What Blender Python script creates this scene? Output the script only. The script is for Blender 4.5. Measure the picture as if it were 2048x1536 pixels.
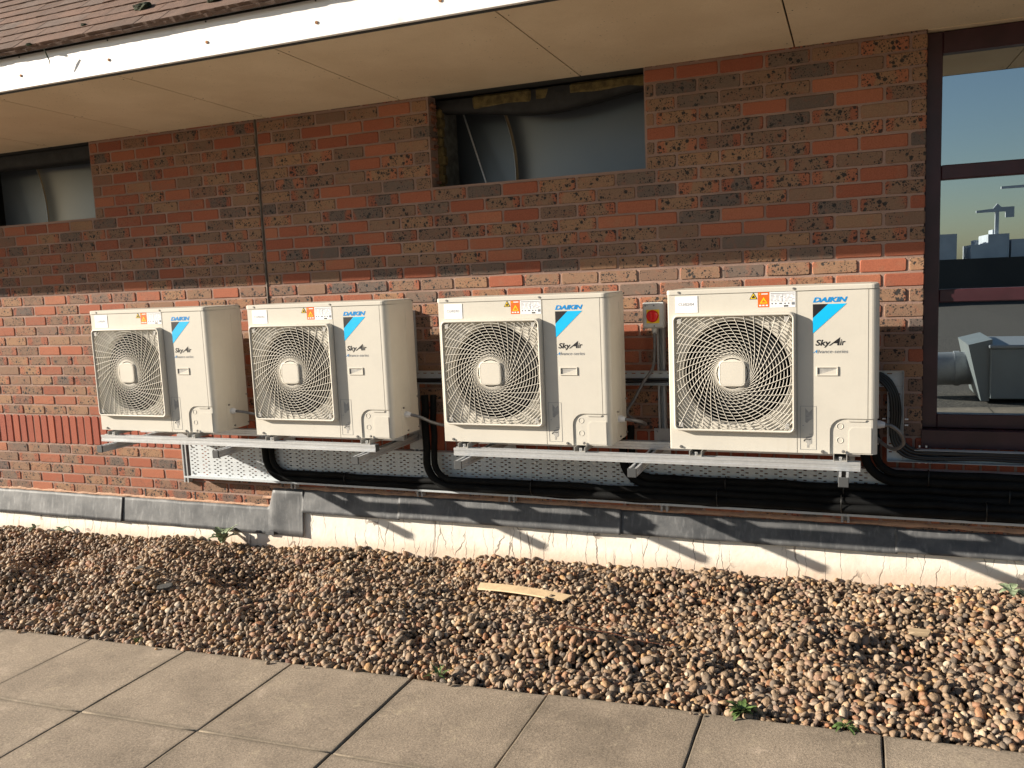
import bpy, bmesh, math, random
from mathutils import Vector, Matrix, noise
R = math.radians
random.seed(7)
scn = bpy.context.scene
for o in list(bpy.data.objects): bpy.data.objects.remove(o)
COL = scn.collection

# ------------------------------------------------------------------ camera
CAM = Vector((3.369, -4.681, -0.026)); YAW, PIT, ROL, FPX = -0.3847, -0.12158, -0.04332, 1717.0
fw = Vector((math.sin(YAW)*math.cos(PIT), math.cos(YAW)*math.cos(PIT), math.sin(PIT)))
rt = Vector((math.cos(YAW), -math.sin(YAW), 0)); up = rt.cross(fw)
r2 = rt*math.cos(ROL) + up*math.sin(ROL); u2 = -rt*math.sin(ROL) + up*math.cos(ROL)
cd = bpy.data.cameras.new('camera'); cam = bpy.data.objects.new('camera', cd); COL.objects.link(cam)
cam.matrix_world = Matrix(((r2.x, u2.x, -fw.x, CAM.x), (r2.y, u2.y, -fw.y, CAM.y), (r2.z, u2.z, -fw.z, CAM.z), (0, 0, 0, 1)))
cd.sensor_width = 36; cd.lens = 36*FPX/2048; cd.clip_start = .05; cd.clip_end = 3000
scn.camera = cam
# ------------------------------------------------------------------ light
SUN = Vector((-2.42, -1.0, 0.893)).normalized()
elev = math.asin(SUN.z); azim = math.atan2(SUN.x, SUN.y)
w = bpy.data.worlds.new('World'); scn.world = w; w.use_nodes = True
nt = w.node_tree; bg = nt.nodes['Background']
sky = nt.nodes.new('ShaderNodeTexSky'); sky.sky_type = 'NISHITA'; sky.sun_disc = False
sky.sun_elevation = elev; sky.sun_rotation = azim; sky.air_density = 1.0; sky.dust_density = 0.6; sky.ozone_density = 1.2
nt.links.new(sky.outputs[0], bg.inputs[0]); bg.inputs[1].default_value = 0.05
sd = bpy.data.lights.new('sun', 'SUN'); sd.energy = 5.0; sd.angle = R(0.53); sd.color = (1.0, 0.90, 0.76)
so = bpy.data.objects.new('sun', sd); COL.objects.link(so); so.rotation_euler = SUN.to_track_quat('Z', 'Y').to_euler()
vs = scn.view_settings
vs.view_transform = 'Standard'; vs.look = 'None'; vs.gamma = 1; vs.use_curve_mapping = False; vs.exposure = 1.12
scn.render.resolution_x = 1024; scn.render.resolution_y = 768

# ------------------------------------------------------------------ mesh helpers
class MB:
    def __init__(s): s.v = []; s.f = []; s.sm = []
    def add(s, vs, fs, sm=False):
        b = len(s.v); s.v += [tuple(q) for q in vs]; s.f += [tuple(b+i for i in f) for f in fs]; s.sm += [sm]*len(fs); return s
    def box(s, x0, x1, y0, y1, z0, z1):
        return s.add([(x0,y0,z0),(x1,y0,z0),(x1,y1,z0),(x0,y1,z0),(x0,y0,z1),(x1,y0,z1),(x1,y1,z1),(x0,y1,z1)],
                     [(0,3,2,1),(4,5,6,7),(0,1,5,4),(1,2,6,5),(2,3,7,6),(3,0,4,7)])
    def cbox(s, x0, x1, y0, y1, z0, z1, c):
        X=(x0,x1);Y=(y0,y1);Z=(z0,z1);vs=[];idx={}
        for i in (0,1):
            for j in (0,1):
                for k in (0,1):
                    sx,sy,sz=(c if i==0 else -c),(c if j==0 else -c),(c if k==0 else -c)
                    idx[i,j,k]=len(vs)
                    vs+=[(X[i],Y[j]+sy,Z[k]+sz),(X[i]+sx,Y[j],Z[k]+sz),(X[i]+sx,Y[j]+sy,Z[k])]
        F=[]
        for i in (0,1): q=[idx[i,j,k] for j,k in ((0,0),(1,0),(1,1),(0,1))]; F.append(q if i else q[::-1])
        for j in (0,1): q=[idx[i,j,k]+1 for i,k in ((0,0),(0,1),(1,1),(1,0))]; F.append(q if j else q[::-1])
        for k in (0,1): q=[idx[i,j,k]+2 for i,j in ((0,0),(1,0),(1,1),(0,1))]; F.append(q if k else q[::-1])
        for i in (0,1):
            for j in (0,1):
                a,b=idx[i,j,0],idx[i,j,1]; F.append((a,a+1,b+1,b))
            for k in (0,1):
                a,b=idx[i,0,k],idx[i,1,k]; F.append((a,b,b+2,a+2))
        for j in (0,1):
            for k in (0,1):
                a,b=idx[0,j,k],idx[1,j,k]; F.append((a+1,a+2,b+2,b+1))
        for t in idx.values(): F.append((t,t+1,t+2))
        return s.add(vs,F)
    def tube(s, pts, r, n=8, caps=True, closed=False):
        pts=[Vector(p) for p in pts]; m=len(pts); rr=r if isinstance(r,(list,tuple)) else [r]*m
        t0=(pts[1]-pts[0]).normalized(); a=t0.orthogonal().normalized(); vs=[];prev=t0
        for i,p in enumerate(pts):
            if closed: t=(pts[(i+1)%m]-pts[i-1]).normalized()
            else: t=(pts[min(i+1,m-1)]-pts[max(i-1,0)]).normalized()
            q=prev.rotation_difference(t); a=q@a; a=(a-t*a.dot(t)).normalized(); prev=t; b=t.cross(a)
            for k in range(n):
                g=2*math.pi*k/n; vs.append(p+rr[i]*(a*math.cos(g)+b*math.sin(g)))
        F=[]
        for i in range(m if closed else m-1):
            j=(i+1)%m
            for k in range(n): F.append((i*n+k,i*n+(k+1)%n,j*n+(k+1)%n,j*n+k))
        s.add(vs,F,True)
        if caps and not closed: s.add(vs[:n],[tuple(range(n))[::-1]]); s.add(vs[-n:],[tuple(range(n))])
        return s
    def prism(s, poly, y0, y1):       # poly in (x,z), extruded along y
        n=len(poly); vs=[(x,y0,z) for x,z in poly]+[(x,y1,z) for x,z in poly]
        return s.add(vs,[tuple(range(n)),tuple(range(2*n-1,n-1,-1))]+[(i,i+n,(i+1)%n+n,(i+1)%n) for i in range(n)])
    def sweepx(s, prof, x0, x1):      # closed profile in (y,z), extruded along x
        n=len(prof); vs=[(x0,y,z) for y,z in prof]+[(x1,y,z) for y,z in prof]
        return s.add(vs,[tuple(range(n)),tuple(range(2*n-1,n-1,-1))]+[(i,i+n,(i+1)%n+n,(i+1)%n) for i in range(n)])
    def disc(s, c, r, y0, y1, n=20, smooth=True):   # cylinder along y
        pl=[(c[0]+r*math.cos(2*math.pi*k/n),c[1]+r*math.sin(2*math.pi*k/n)) for k in range(n)]
        return s.prism(pl,y0,y1)
    def mesh(s, name, mats):
        me=bpy.data.meshes.new(name); me.from_pydata(s.v,[],s.f)
        for m in (mats if isinstance(mats,(list,tuple)) else [mats]): me.materials.append(m)
        me.polygons.foreach_set('use_smooth',s.sm); me.update(); return me
    def build(s, name, mat, parent=None, loc=(0,0,0), rot=(0,0,0)):
        return link(name, s.mesh(name,mat), parent, loc, rot)
def link(name, me, parent=None, loc=(0,0,0), rot=(0,0,0)):
    o=bpy.data.objects.new(name,me); COL.objects.link(o); o.parent=parent; o.location=loc; o.rotation_euler=rot; return o
def thing(name, label, cat, loc=(0,0,0), group=None, rz=0):
    o=bpy.data.objects.new(name,None); COL.objects.link(o); o.location=loc; o.rotation_euler=(0,0,rz); o.empty_display_size=.1
    return tag(o,label,cat,group)
def tag(o, label, cat, group=None):
    o['label']=label; o['category']=cat
    if group: o['group']=group
    return o
def kind(o,k): o['kind']=k; return o
def copy_tree(o, parent=None):
    c=o.copy(); COL.objects.link(c); c.parent=parent
    for ch in o.children: copy_tree(ch,c)
    return c
def arcpts(c, r, a0, a1, n): return [(c[0]+r*math.cos(a0+(a1-a0)*i/n), c[1]+r*math.sin(a0+(a1-a0)*i/n)) for i in range(n+1)]
def smooth_path(pts, k=6):            # Catmull-Rom
    P=[Vector(p) for p in pts]; P=[P[0]*2-P[1]]+P+[P[-1]*2-P[-2]]; out=[]
    for i in range(1,len(P)-2):
        for j in range(k):
            t=j/k; a,b,c,d=P[i-1],P[i],P[i+1],P[i+2]
            out.append(.5*((2*b)+(c-a)*t+(2*a-5*b+4*c-d)*t*t+(3*b-a-3*c+d)*t**3))
    out.append(P[-2]); return out
def text_mesh(s, box, y, name, mat, parent, shear=0, bold=0, depth=.0004):
    cu=bpy.data.curves.new('t','FONT'); cu.body=s; cu.size=1; cu.shear=shear; cu.offset=bold; cu.resolution_u=3
    o=bpy.data.objects.new('t',cu); COL.objects.link(o); bpy.context.view_layer.update()
    me=bpy.data.meshes.new_from_object(o.evaluated_get(bpy.context.evaluated_depsgraph_get()))
    bpy.data.objects.remove(o); bpy.data.curves.remove(cu)
    xs=[v.co.x for v in me.vertices]; ys=[v.co.y for v in me.vertices]
    ax,bx_,ay,by=min(xs),max(xs),min(ys),max(ys); x0,x1,z0,z1=box
    for v in me.vertices:
        v.co=(x0+(v.co.x-ax)/(bx_-ax)*(x1-x0), y, z0+(v.co.y-ay)/(by-ay)*(z1-z0))
    me.materials.clear(); me.materials.append(mat); me.name=name
    return link(name,me,parent)

# ------------------------------------------------------------------ material helpers
class G:
    def __init__(s, name):
        s.m=bpy.data.materials.new(name); s.m.use_nodes=True; s.nt=s.m.node_tree; s.N=s.nt.nodes; s.p=s.N['Principled BSDF']; s.out=s.N['Material Output']
    def n(s, t, ins=None, **pr):
        nd=s.N.new('ShaderNode'+t)
        for k,v in pr.items(): setattr(nd,k,v)
        for k,v in (ins or {}).items(): s.set(nd.inputs[k],v)
        return nd
    def set(s, sock, v):
        if isinstance(v,bpy.types.NodeSocket): s.nt.links.new(v,sock)
        elif isinstance(v,bpy.types.Node): s.nt.links.new(v.outputs[0],sock)
        else:
            if isinstance(v,tuple) and len(v)==3 and sock.type=='RGBA': v=v+(1,)
            sock.default_value=v
    def math(s, op, a, b=0.0, c=0.0, clamp=False):
        nd=s.n('Math',{0:a,1:b,2:c},operation=op); nd.use_clamp=clamp; return nd.outputs[0]
    def mix(s, f, a, b, bt='MIX'):
        nd=s.n('Mix',data_type='RGBA',blend_type=bt); s.set(nd.inputs[0],f); s.set(nd.inputs[6],a); s.set(nd.inputs[7],b); return nd.outputs[2]
    def noise(s, vec, scale, detail=3, rough=.55, out=0):
        nd=s.n('TexNoise',{'Scale':scale,'Detail':detail,'Roughness':rough}); 
        if vec is not None: s.set(nd.inputs['Vector'],vec)
        return nd.outputs[out]
    def ramp(s, f, stops, interp='LINEAR'):
        nd=s.n('ValToRGB',{0:f}); cr=nd.color_ramp; cr.interpolation=interp
        while len(cr.elements)<len(stops): cr.elements.new(.5)
        for e,(q,c) in zip(cr.elements,stops): e.position=q; e.color=(c,c,c,1) if isinstance(c,(int,float)) else tuple(c)+(1,)
        return nd.outputs[0]
    def smooth(s, x, a, b):
        nd=s.n('MapRange',{0:x,1:a,2:b},interpolation_type='SMOOTHSTEP'); return nd.outputs[0]
    def bump(s, h, strength=.3, dist=.01):
        nd=s.n('Bump',{'Height':h,'Strength':strength,'Distance':dist}); s.set(s.p.inputs['Normal'],nd.outputs[0]); return nd
    def pos(s): return s.n('NewGeometry').outputs['Position']
    def obj(s): return s.n('TexCoord').outputs['Object']
    def base(s,c): s.set(s.p.inputs['Base Color'],c); return s
    def rough(s,c): s.set(s.p.inputs['Roughness'],c); return s
    def sub(s, vec, mul): return s.n('VectorMath',{0:vec,1:mul},operation='MULTIPLY').outputs[0]
def simple(name, col, rough=.5, metal=0.0, var=.12, scale=6.0, bumps=0.0, bscale=80, spec=None):
    g=G(name); p=g.pos(); f=g.noise(p,scale,4)
    c2=tuple(max(0,x*(1-var)) for x in col); c1=tuple(min(1,x*(1+var)) for x in col)
    g.base(g.mix(g.smooth(f,.3,.7),c2,c1)); g.rough(g.math('ADD',g.math('MULTIPLY',g.noise(p,scale*3,3),.2),rough-.1)); g.p.inputs['Metallic'].default_value=metal
    if spec is not None: g.p.inputs['Specular IOR Level'].default_value=spec
    if bumps: g.bump(g.noise(p,bscale,4),bumps,.004)
    return g.m
M={}
def ivory(name,col,rough):
    g=G(name); p=g.pos(); st=g.noise(g.sub(p,(34,34,3.0)),1.0,4,.65); d=g.noise(p,5.0,5,.7); f=g.noise(p,90.0,3,.7)
    c=g.mix(g.smooth(d,.35,.75),col,tuple(x*.93 for x in col)); c=g.mix(g.math('MULTIPLY',g.smooth(st,.55,.80),.22),c,tuple(x*y for x,y in zip(col,(.80,.76,.68)))); c=g.mix(g.math('MULTIPLY',g.smooth(f,.68,.76),.25),c,(.38,.33,.26))
    g.base(c); g.rough(g.math('ADD',g.math('MULTIPLY',d,.25),rough-.1)); g.p.inputs['Specular IOR Level'].default_value=.35; return g.m
M['ivory']=ivory('ivory_paint',(.585,.555,.49),.42)
M['ivory_plastic']=simple('ivory_plastic',(.60,.565,.495),.45,0,.03,5,0,80,.35)
M['fan_dark']=simple('fan_dark',(.010,.010,.011),.55,0,.1,6,0,80,.2)
M['inside']=simple('inside_dark',(.008,.008,.008),.9,0,.1,6,0,80,.1)
M['rubber']=simple('black_foam',(.0065,.007,.0075),.7,0,.35,9,.35,220,.12)
M['cable_black']=simple('black_cable',(.012,.012,.013),.36,0,.2,10)
M['tie']=simple('black_tie',(.008,.008,.008),.4)
M['white_label']=simple('white_label',(.82,.82,.83),.4,0,.02)
M['text_grey']=simple('print_grey',(.16,.17,.19),.5)
M['text_black']=simple('print_black',(.012,.011,.013),.45)
M['logo_blue']=simple('logo_blue',(.0,.24,.62),.4,0,.03)
M['logo_cyan']=simple('logo_cyan',(.0,.45,.84),.4,0,.03)
M['orange']=simple('sticker_orange',(.78,.13,.015),.4,0,.05)
M['yellow']=simple('sticker_yellow',(.85,.58,.01),.4,0,.05)
M['red']=simple('red_plastic',(.62,.012,.012),.22,0,.05)
M['grey_plastic']=simple('grey_plastic',(.50,.51,.50),.45,0,.05)
M['cap_grey']=simple('end_cap_grey',(.06,.063,.066),.5,0,.1)
M['gland']=simple('gland_white',(.66,.67,.70),.35,0,.03)
M['conduit']=simple('grey_conduit',(.15,.15,.155),.42,.3,.2,30)
M['screw']=simple('screw_zinc',(.32,.31,.30),.4,.8)
M['sticker_grey']=simple('sticker_grey',(.35,.34,.32),.5,0,.15,40)
M['frame_maroon']=simple('maroon_frame',(.042,.013,.018),.38,0,.2,8)
M['insul']=simple('mineral_wool',(.12,.088,.032),.95,0,.4,25,.8,120)
M['block']=simple('grey_block',(.13,.13,.12),.95,0,.3,20,.9,60)
M['membrane']=simple('black_membrane',(.012,.012,.013),.7,0,.4,12,.4,50)
M['strap']=simple('brown_strap',(.36,.27,.17),.7,0,.1,10)
M['batten']=simple('pale_batten',(.62,.46,.28),.7,0,.12,14,.2,90)
M['moss']=simple('dark_moss',(.022,.03,.012),.95,0,.5,60,1,150)
M['slate']=simple('slate_chip',(.05,.05,.048),.8,0,.3,20,.5,60)
M['rust']=simple('rusty_bolt',(.26,.11,.035),.85,0,.4,60,.4,200)
M['nail']=simple('dark_nail',(.03,.028,.025),.6)
M['sealant']=simple('grey_sealant',(.10,.085,.07),.8,0,.3,20,.5,60)
M['terracotta']=simple('broken_brick',(.22,.09,.05),.95,0,.3,30,.9,90)

def galv(name, col, metal, rough):
    g=G(name); p=g.pos()
    sp=g.noise(g.sub(p,(30,30,30)),1.0,3); st=g.noise(g.sub(p,(3,60,60)),1.0,3)
    v=g.n('TexVoronoi',{'Vector':p,'Scale':70.0}); 
    f=g.math('ADD',g.math('MULTIPLY',sp,.5),g.math('MULTIPLY',v.outputs['Distance'],.25))
    g.base(g.mix(g.smooth(f,.15,.6),tuple(c*.88 for c in col),col)); g.p.inputs['Metallic'].default_value=metal
    g.rough(g.math('ADD',g.math('MULTIPLY',st,.22),rough-.1)); return g.m
M['galv']=galv('galvanised_steel',(.72,.74,.76),.7,.34)
M['galv_shaded']=galv('shaded_galvanised_steel',(.40,.41,.42),.25,.5)  # darker copy of the steel, shade put into the colour of posts and arms
M['galv_tray']=galv('galvanised_tray',(.56,.60,.63),.3,.5)
def duct_mat():
    g=G('smooth_duct'); p=g.pos(); g.base(g.mix(g.noise(p,2.0,3),(.14,.16,.185),(.175,.195,.22))); g.p.inputs['Metallic'].default_value=.65; g.rough(.36); return g.m
M['galv_duct']=duct_mat()
# brick -------------------------------------------------------------
def brick_mat():
    g=G('speckled_brick')
    rid=g.math('ADD',g.n('Attribute',attribute_name='rid').outputs['Fac'],g.n('Attribute',attribute_name='rid',attribute_type='OBJECT').outputs['Fac'])
    lc=g.n('Attribute',attribute_name='lc').outputs['Vector']
    wn=g.n('TexWhiteNoise',{'W':g.math('MULTIPLY',rid,917.3)},noise_dimensions='1D'); sep=g.n('SeparateColor',{0:wn.outputs['Color']})
    r1,r2,r3=sep.outputs[0],sep.outputs[1],sep.outputs[2]
    off=g.n('CombineXYZ',{0:g.math('MULTIPLY',rid,53.0),1:0.0,2:g.math('MULTIPLY',rid,31.0)})
    q=g.n('VectorMath',{0:lc,1:off.outputs[0]},operation='ADD').outputs[0]
    red=g.ramp(r2,[(0,(.28,.090,.054)),(.5,(.34,.112,.064)),(1,(.39,.150,.085))])
    buff=g.ramp(r2,[(0,(.19,.120,.088)),(.35,(.24,.148,.100)),(.7,(.275,.165,.105)),(1,(.32,.185,.108))])
    grey=g.ramp(r2,[(0,(.125,.098,.086)),(1,(.19,.135,.105))])
    nz=g.noise(q,9.0,3); nz2=g.noise(q,26.0,3)
    sx=g.n('SeparateXYZ',{0:lc}); ax=g.math('ABSOLUTE',sx.outputs[0])
    ends=g.smooth(g.math('ADD',g.math('ADD',ax,g.math('MULTIPLY',g.math('SUBTRACT',nz,.5),.13)),g.math('MULTIPLY',g.math('SUBTRACT',r3,.5),.10)),.085,.105)
    isred=g.math('LESS_THAN',r1,.24); isgrey=g.math('GREATER_THAN',r1,.87)
    body=g.mix(isgrey,buff,grey)
    body=g.mix(g.math('MULTIPLY',ends,.85),body,red)
    patch=g.smooth(nz2,.52,.68); body=g.mix(g.math('MULTIPLY',patch,.25),body,red)
    body=g.mix(isred,body,g.mix(g.math('MULTIPLY',g.smooth(nz,.55,.75),.4),red,buff))
    fine=g.noise(q,160.0,3,.7); body=g.mix(.55,body,g.ramp(fine,[(.25,.55),(.75,1.35)]),'MULTIPLY')
    # black iron spots, clustered
    wq=g.n('VectorMath',{0:q,1:g.n('VectorMath',{0:g.noise(q,60.0,2,.5,1),1:(.0055,.0055,.0055)},operation='MULTIPLY').outputs[0]},operation='ADD').outputs[0]
    amt=g.math('MULTIPLY',g.math('SUBTRACT',1.0,g.math('MULTIPLY',isred,.90)),g.math('POWER',r3,.55))
    cl=g.math('ADD',g.math('MULTIPLY',g.smooth(g.noise(q,16.0,2),.36,.60),.85),.15)
    def spots(scale,size,thr,seed):
        v=g.n('TexVoronoi',{'Vector':g.n('VectorMath',{0:wq,1:(seed,0,seed)},operation='ADD').outputs[0],'Scale':scale}); cs=g.n('SeparateColor',{0:v.outputs['Color']})
        gate=g.math('GREATER_THAN',g.math('MULTIPLY',g.math('MULTIPLY',amt,cl),g.math('ADD',cs.outputs[0],.25)),thr)
        rad=g.math('ADD',g.math('MULTIPLY',cs.outputs[1],size),size*.35)
        return g.math('MULTIPLY',gate,g.math('SUBTRACT',1.0,g.smooth(g.math('DIVIDE',v.outputs['Distance'],rad),.75,1.05)))
    sp=g.math('MAXIMUM',spots(46.0,.40,.235,0.0),spots(105.0,.44,.20,3.3),clamp=True)
    spc=g.mix(g.smooth(fine,.4,.7),(.016,.018,.021),(.045,.05,.052))
    body=g.mix(g.math('MULTIPLY',sp,.93),body,spc)
    # pale mortar smears
    sm=g.smooth(g.noise(g.pos(),38.0,4,.7),.70,.80); body=g.mix(g.math('MULTIPLY',sm,.35),body,(.42,.32,.26))
    g.base(body); g.rough(.88); g.p.inputs['Specular IOR Level'].default_value=.25
    h=g.math('SUBTRACT',g.math('ADD',g.math('MULTIPLY',fine,.5),g.math('MULTIPLY',nz2,.6)),g.math('MULTIPLY',sp,.35)); g.bump(h,.55,.004); return g.m
M['brick']=brick_mat()
def soldier_mat():
    g=G('dragfaced_red_brick'); lc=g.n('Attribute',attribute_name='lc').outputs['Vector']; r=g.n('Attribute',attribute_name='rid',attribute_type='OBJECT').outputs['Fac']
    q=g.n('VectorMath',{0:lc,1:g.n('CombineXYZ',{0:g.math('MULTIPLY',r,40.0),2:g.math('MULTIPLY',r,70.0)}).outputs[0]},operation='ADD').outputs[0]
    d=g.smooth(g.noise(g.sub(q,(260,1,42)),1.0,2),.66,.72); f=g.noise(q,150.0,3,.7)
    c=g.mix(r,(.27,.060,.032),(.34,.088,.045)); c=g.mix(.5,c,g.ramp(f,[(.25,.6),(.75,1.3)]),'MULTIPLY'); c=g.mix(g.math('MULTIPLY',d,.85),c,(.035,.018,.014))
    g.base(c); g.rough(.88); g.bump(g.math('SUBTRACT',f,d),.6,.004); return g.m
M['soldier']=soldier_mat()
def mortar_mat():
    g=G('mortar'); p=g.pos(); f=g.noise(p,300.0,3,.7); b=g.noise(p,2.5,4)
    c=g.mix(g.smooth(b,.35,.65),(.265,.172,.138),(.345,.232,.188)); c=g.mix(.6,c,g.ramp(f,[(.2,.6),(.8,1.35)]),'MULTIPLY'); g.base(c); g.rough(.95); g.bump(f,.6,.004); return g.m
M['mortar']=mortar_mat()
M['pointing']=simple('pink_pointing',(.45,.28,.19),.95,0,.15,20,.9,70)
def lead_mat():
    g=G('weathered_lead'); p=g.pos(); a=g.noise(p,5.0,5,.65); b=g.noise(g.sub(p,(45,45,7)),1.0,4); s=g.noise(p,95.0,4,.75)
    c=g.mix(g.smooth(a,.3,.7),(.060,.064,.070),(.135,.138,.142)); c=g.mix(g.math('MULTIPLY',g.smooth(b,.5,.75),.45),c,(.24,.245,.25))
    c=g.mix(g.math('MULTIPLY',g.smooth(s,.66,.74),.6),c,(.42,.41,.39)); g.base(c); g.rough(.62); g.p.inputs['Metallic'].default_value=.25; g.bump(a,.25,.01); return g.m
M['lead']=lead_mat()
def upstand_mat():
    g=G('white_coated_upstand'); p=g.pos(); dist=g.noise(p,9.0,3,.6,1)
    q=g.n('VectorMath',{0:g.sub(p,(13.0,0,1.7)),1:g.sub(dist,(.9,0,.35))},operation='ADD').outputs[0]
    v=g.n('TexVoronoi',{'Vector':q,'Scale':1.0},feature='DISTANCE_TO_EDGE').outputs['Distance']
    gate=g.smooth(g.noise(p,4.5,2),.42,.58); cr=g.math('MULTIPLY',g.math('SUBTRACT',1.0,g.smooth(v,.008,.024)),gate)
    z=g.n('SeparateXYZ',{0:p}); hz=g.math('SUBTRACT',z.outputs[2],g.math('MULTIPLY',z.outputs[0],.028)) 
    dirt=g.math('MULTIPLY',g.math('SUBTRACT',1.0,g.smooth(g.math('ADD',hz,g.math('MULTIPLY',g.noise(p,14.0,4),.09)),-1.70,-1.60)),.75)
    c=g.mix(g.smooth(g.noise(p,7.0,5,.7),.35,.75),(.82,.78,.70),(.72,.66,.57)); c=g.mix(dirt,c,(.60,.44,.32)); c=g.mix(g.math('MULTIPLY',cr,.75),c,(.16,.12,.09))
    g.base(c); g.rough(.8); g.bump(g.math('SUBTRACT',g.noise(p,30.0,4),cr),.35,.006); return g.m
M['upstand']=upstand_mat()
def soffit_mat():
    g=G('tan_soffit_board'); p=g.pos(); a=g.noise(p,2.2,5,.6); v=g.n('TexVoronoi',{'Vector':p,'Scale':42.0}); cs=g.n('SeparateColor',{0:v.outputs['Color']})
    sp=g.math('MULTIPLY',g.math('MULTIPLY',g.math('SUBTRACT',1.0,g.smooth(v.outputs['Distance'],.10,.22)),g.math('GREATER_THAN',cs.outputs[0],.62)),g.smooth(g.noise(p,3.0,3),.42,.66))
    c=g.mix(g.smooth(a,.3,.7),(.61,.49,.335),(.69,.57,.405)); c=g.mix(g.math('MULTIPLY',sp,.6),c,(.11,.09,.06)); c=g.mix(.35,c,g.ramp(g.noise(p,260.0,2),[(.3,.75),(.7,1.2)]),'MULTIPLY'); g.base(c); g.rough(.85); return g.m
M['soffit']=soffit_mat()
def fascia_mat():
    g=G('white_fascia'); p=g.pos(); a=g.noise(p,6.0,5,.65); c=g.mix(g.smooth(a,.55,.8),(.86,.83,.80),(.66,.60,.56)); g.base(c); g.rough(.55); return g.m
M['fascia']=fascia_mat()
def tile_mat():
    g=G('clay_roof_tile'); p=g.pos(); r=g.math('ADD',g.n('Attribute',attribute_name='rid').outputs['Fac'],g.n('Attribute',attribute_name='rid',attribute_type='OBJECT').outputs['Fac'])
    a=g.noise(p,9.0,5,.65); f=g.noise(p,140.0,3,.7); l=g.smooth(g.noise(p,17.0,4),.72,.76)
    c=g.ramp(r,[(0,(.125,.078,.056)),(.5,(.165,.095,.066)),(1,(.145,.10,.078))]); c=g.mix(.7,c,g.ramp(a,[(.25,.55),(.75,1.4)]),'MULTIPLY'); c=g.mix(.5,c,g.ramp(f,[(.2,.5),(.8,1.4)]),'MULTIPLY')
    c=g.mix(g.math('MULTIPLY',l,.7),c,(.50,.46,.38)); g.base(c); g.rough(.92); g.bump(g.math('ADD',f,a),.7,.006); return g.m
M['tile']=tile_mat()
def slab_mat():
    g=G('concrete_paving'); p=g.pos(); r=g.n('Attribute',attribute_name='rid',attribute_type='OBJECT').outputs['Fac']; lc=g.obj()
    a=g.noise(p,3.0,6,.65); b=g.noise(p,11.0,5,.7); f=g.noise(p,125.0,4,.8)
    c=g.mix(r,(.275,.22,.165),(.33,.27,.205)); c=g.mix(.75,c,g.ramp(a,[(.25,.62),(.75,1.38)]),'MULTIPLY'); st=g.smooth(g.noise(g.n('VectorMath',{0:p,1:(7.7,3.1,0)},operation='ADD').outputs[0],1.7,6,.7),.52,.70); c=g.mix(g.math('MULTIPLY',st,.4),c,(.13,.105,.078))
    c=g.mix(g.math('MULTIPLY',g.smooth(b,.56,.72),.5),c,(.46,.38,.27)); c=g.mix(g.math('MULTIPLY',g.smooth(g.noise(p,6.0,3),.66,.72),.25),c,(.52,.42,.33))
    c=g.mix(.75,c,g.ramp(f,[(.28,.45),(.5,.95),(.74,1.7)]),'MULTIPLY')
    sx=g.n('SeparateXYZ',{0:lc}); e=g.math('MAXIMUM',g.math('ABSOLUTE',sx.outputs[0]),g.math('ABSOLUTE',sx.outputs[1]))
    edge=g.smooth(g.math('ADD',e,g.math('MULTIPLY',g.math('SUBTRACT',b,.5),.05)),.272,.302); c=g.mix(g.math('MULTIPLY',edge,.55),c,(.13,.11,.08))
    g.base(c); g.rough(.9); g.p.inputs['Specular IOR Level'].default_value=.3; g.bump(g.math('ADD',f,g.math('MULTIPLY',b,.8)),.5,.004); return g.m
M['slab']=slab_mat()
def pebble_mat():
    g=G('river_pebble'); r=g.n('ObjectInfo').outputs['Random']; wn=g.n('TexWhiteNoise',{'W':g.math('MULTIPLY',r,733.1)},noise_dimensions='1D'); s2=g.n('SeparateColor',{0:wn.outputs['Color']})
    c=g.ramp(r,[(0,(.075,.062,.052)),(.12,(.17,.125,.088)),(.25,(.28,.195,.122)),(.38,(.205,.125,.070)),(.50,(.34,.25,.165)),(.60,(.28,.115,.048)),(.70,(.18,.145,.115)),(.80,(.40,.225,.090)),(.90,(.47,.39,.29)),(1,(.19,.092,.062))])
    c=g.mix(g.math('MULTIPLY',s2.outputs[1],.35),c,(.22,.17,.125)); p=g.obj(); n1=g.noise(p,1.6,4,.65)
    c=g.mix(.65,c,g.ramp(n1,[(.25,.6),(.75,1.45)]),'MULTIPLY'); c=g.mix(.4,c,g.ramp(g.noise(g.pos(),260.0,3),[(.25,.6),(.75,1.4)]),'MULTIPLY')
    g.base(c); g.rough(.62); g.p.inputs['Specular IOR Level'].default_value=.35; g.bump(n1,.2,.2); return g.m
M['pebble']=pebble_mat()
M['bed']=simple('gravel_underbed',(.06,.047,.035),.95,0,.4,40,.8,120)
M['roofgravel']=simple('far_gravel',(.085,.07,.055),.95,0,.9,55,1,60)
def leaf_mat(name,a,b):
    g=G(name); p=g.pos(); g.base(g.mix(g.smooth(g.noise(p,60.0,3),.35,.65),a,b)); g.rough(.5); g.p.inputs['Subsurface Weight'].default_value=0.0; return g.m
M['leaf_grey']=leaf_mat('grey_green_leaf',(.13,.18,.10),(.32,.38,.24)); M['leaf']=leaf_mat('fresh_leaf',(.045,.085,.02),(.10,.16,.045))
def glass_mat():
    g=G('window_glass'); gl=g.n('BsdfGlossy',{'Color':(.80,.92,1.0),'Roughness':.0}); tr=g.n('BsdfTransparent',{'Color':(.30,.34,.33)})
    fr=g.n('Fresnel',{'IOR':1.5}); f=g.math('ADD',g.math('MULTIPLY',fr.outputs[0],1.3),.50,clamp=True)
    mx=g.n('MixShader',{0:f,1:tr.outputs[0],2:gl.outputs[0]}); g.nt.links.new(mx.outputs[0],g.out.inputs[0]); return g.m
M['glass']=glass_mat()
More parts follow.
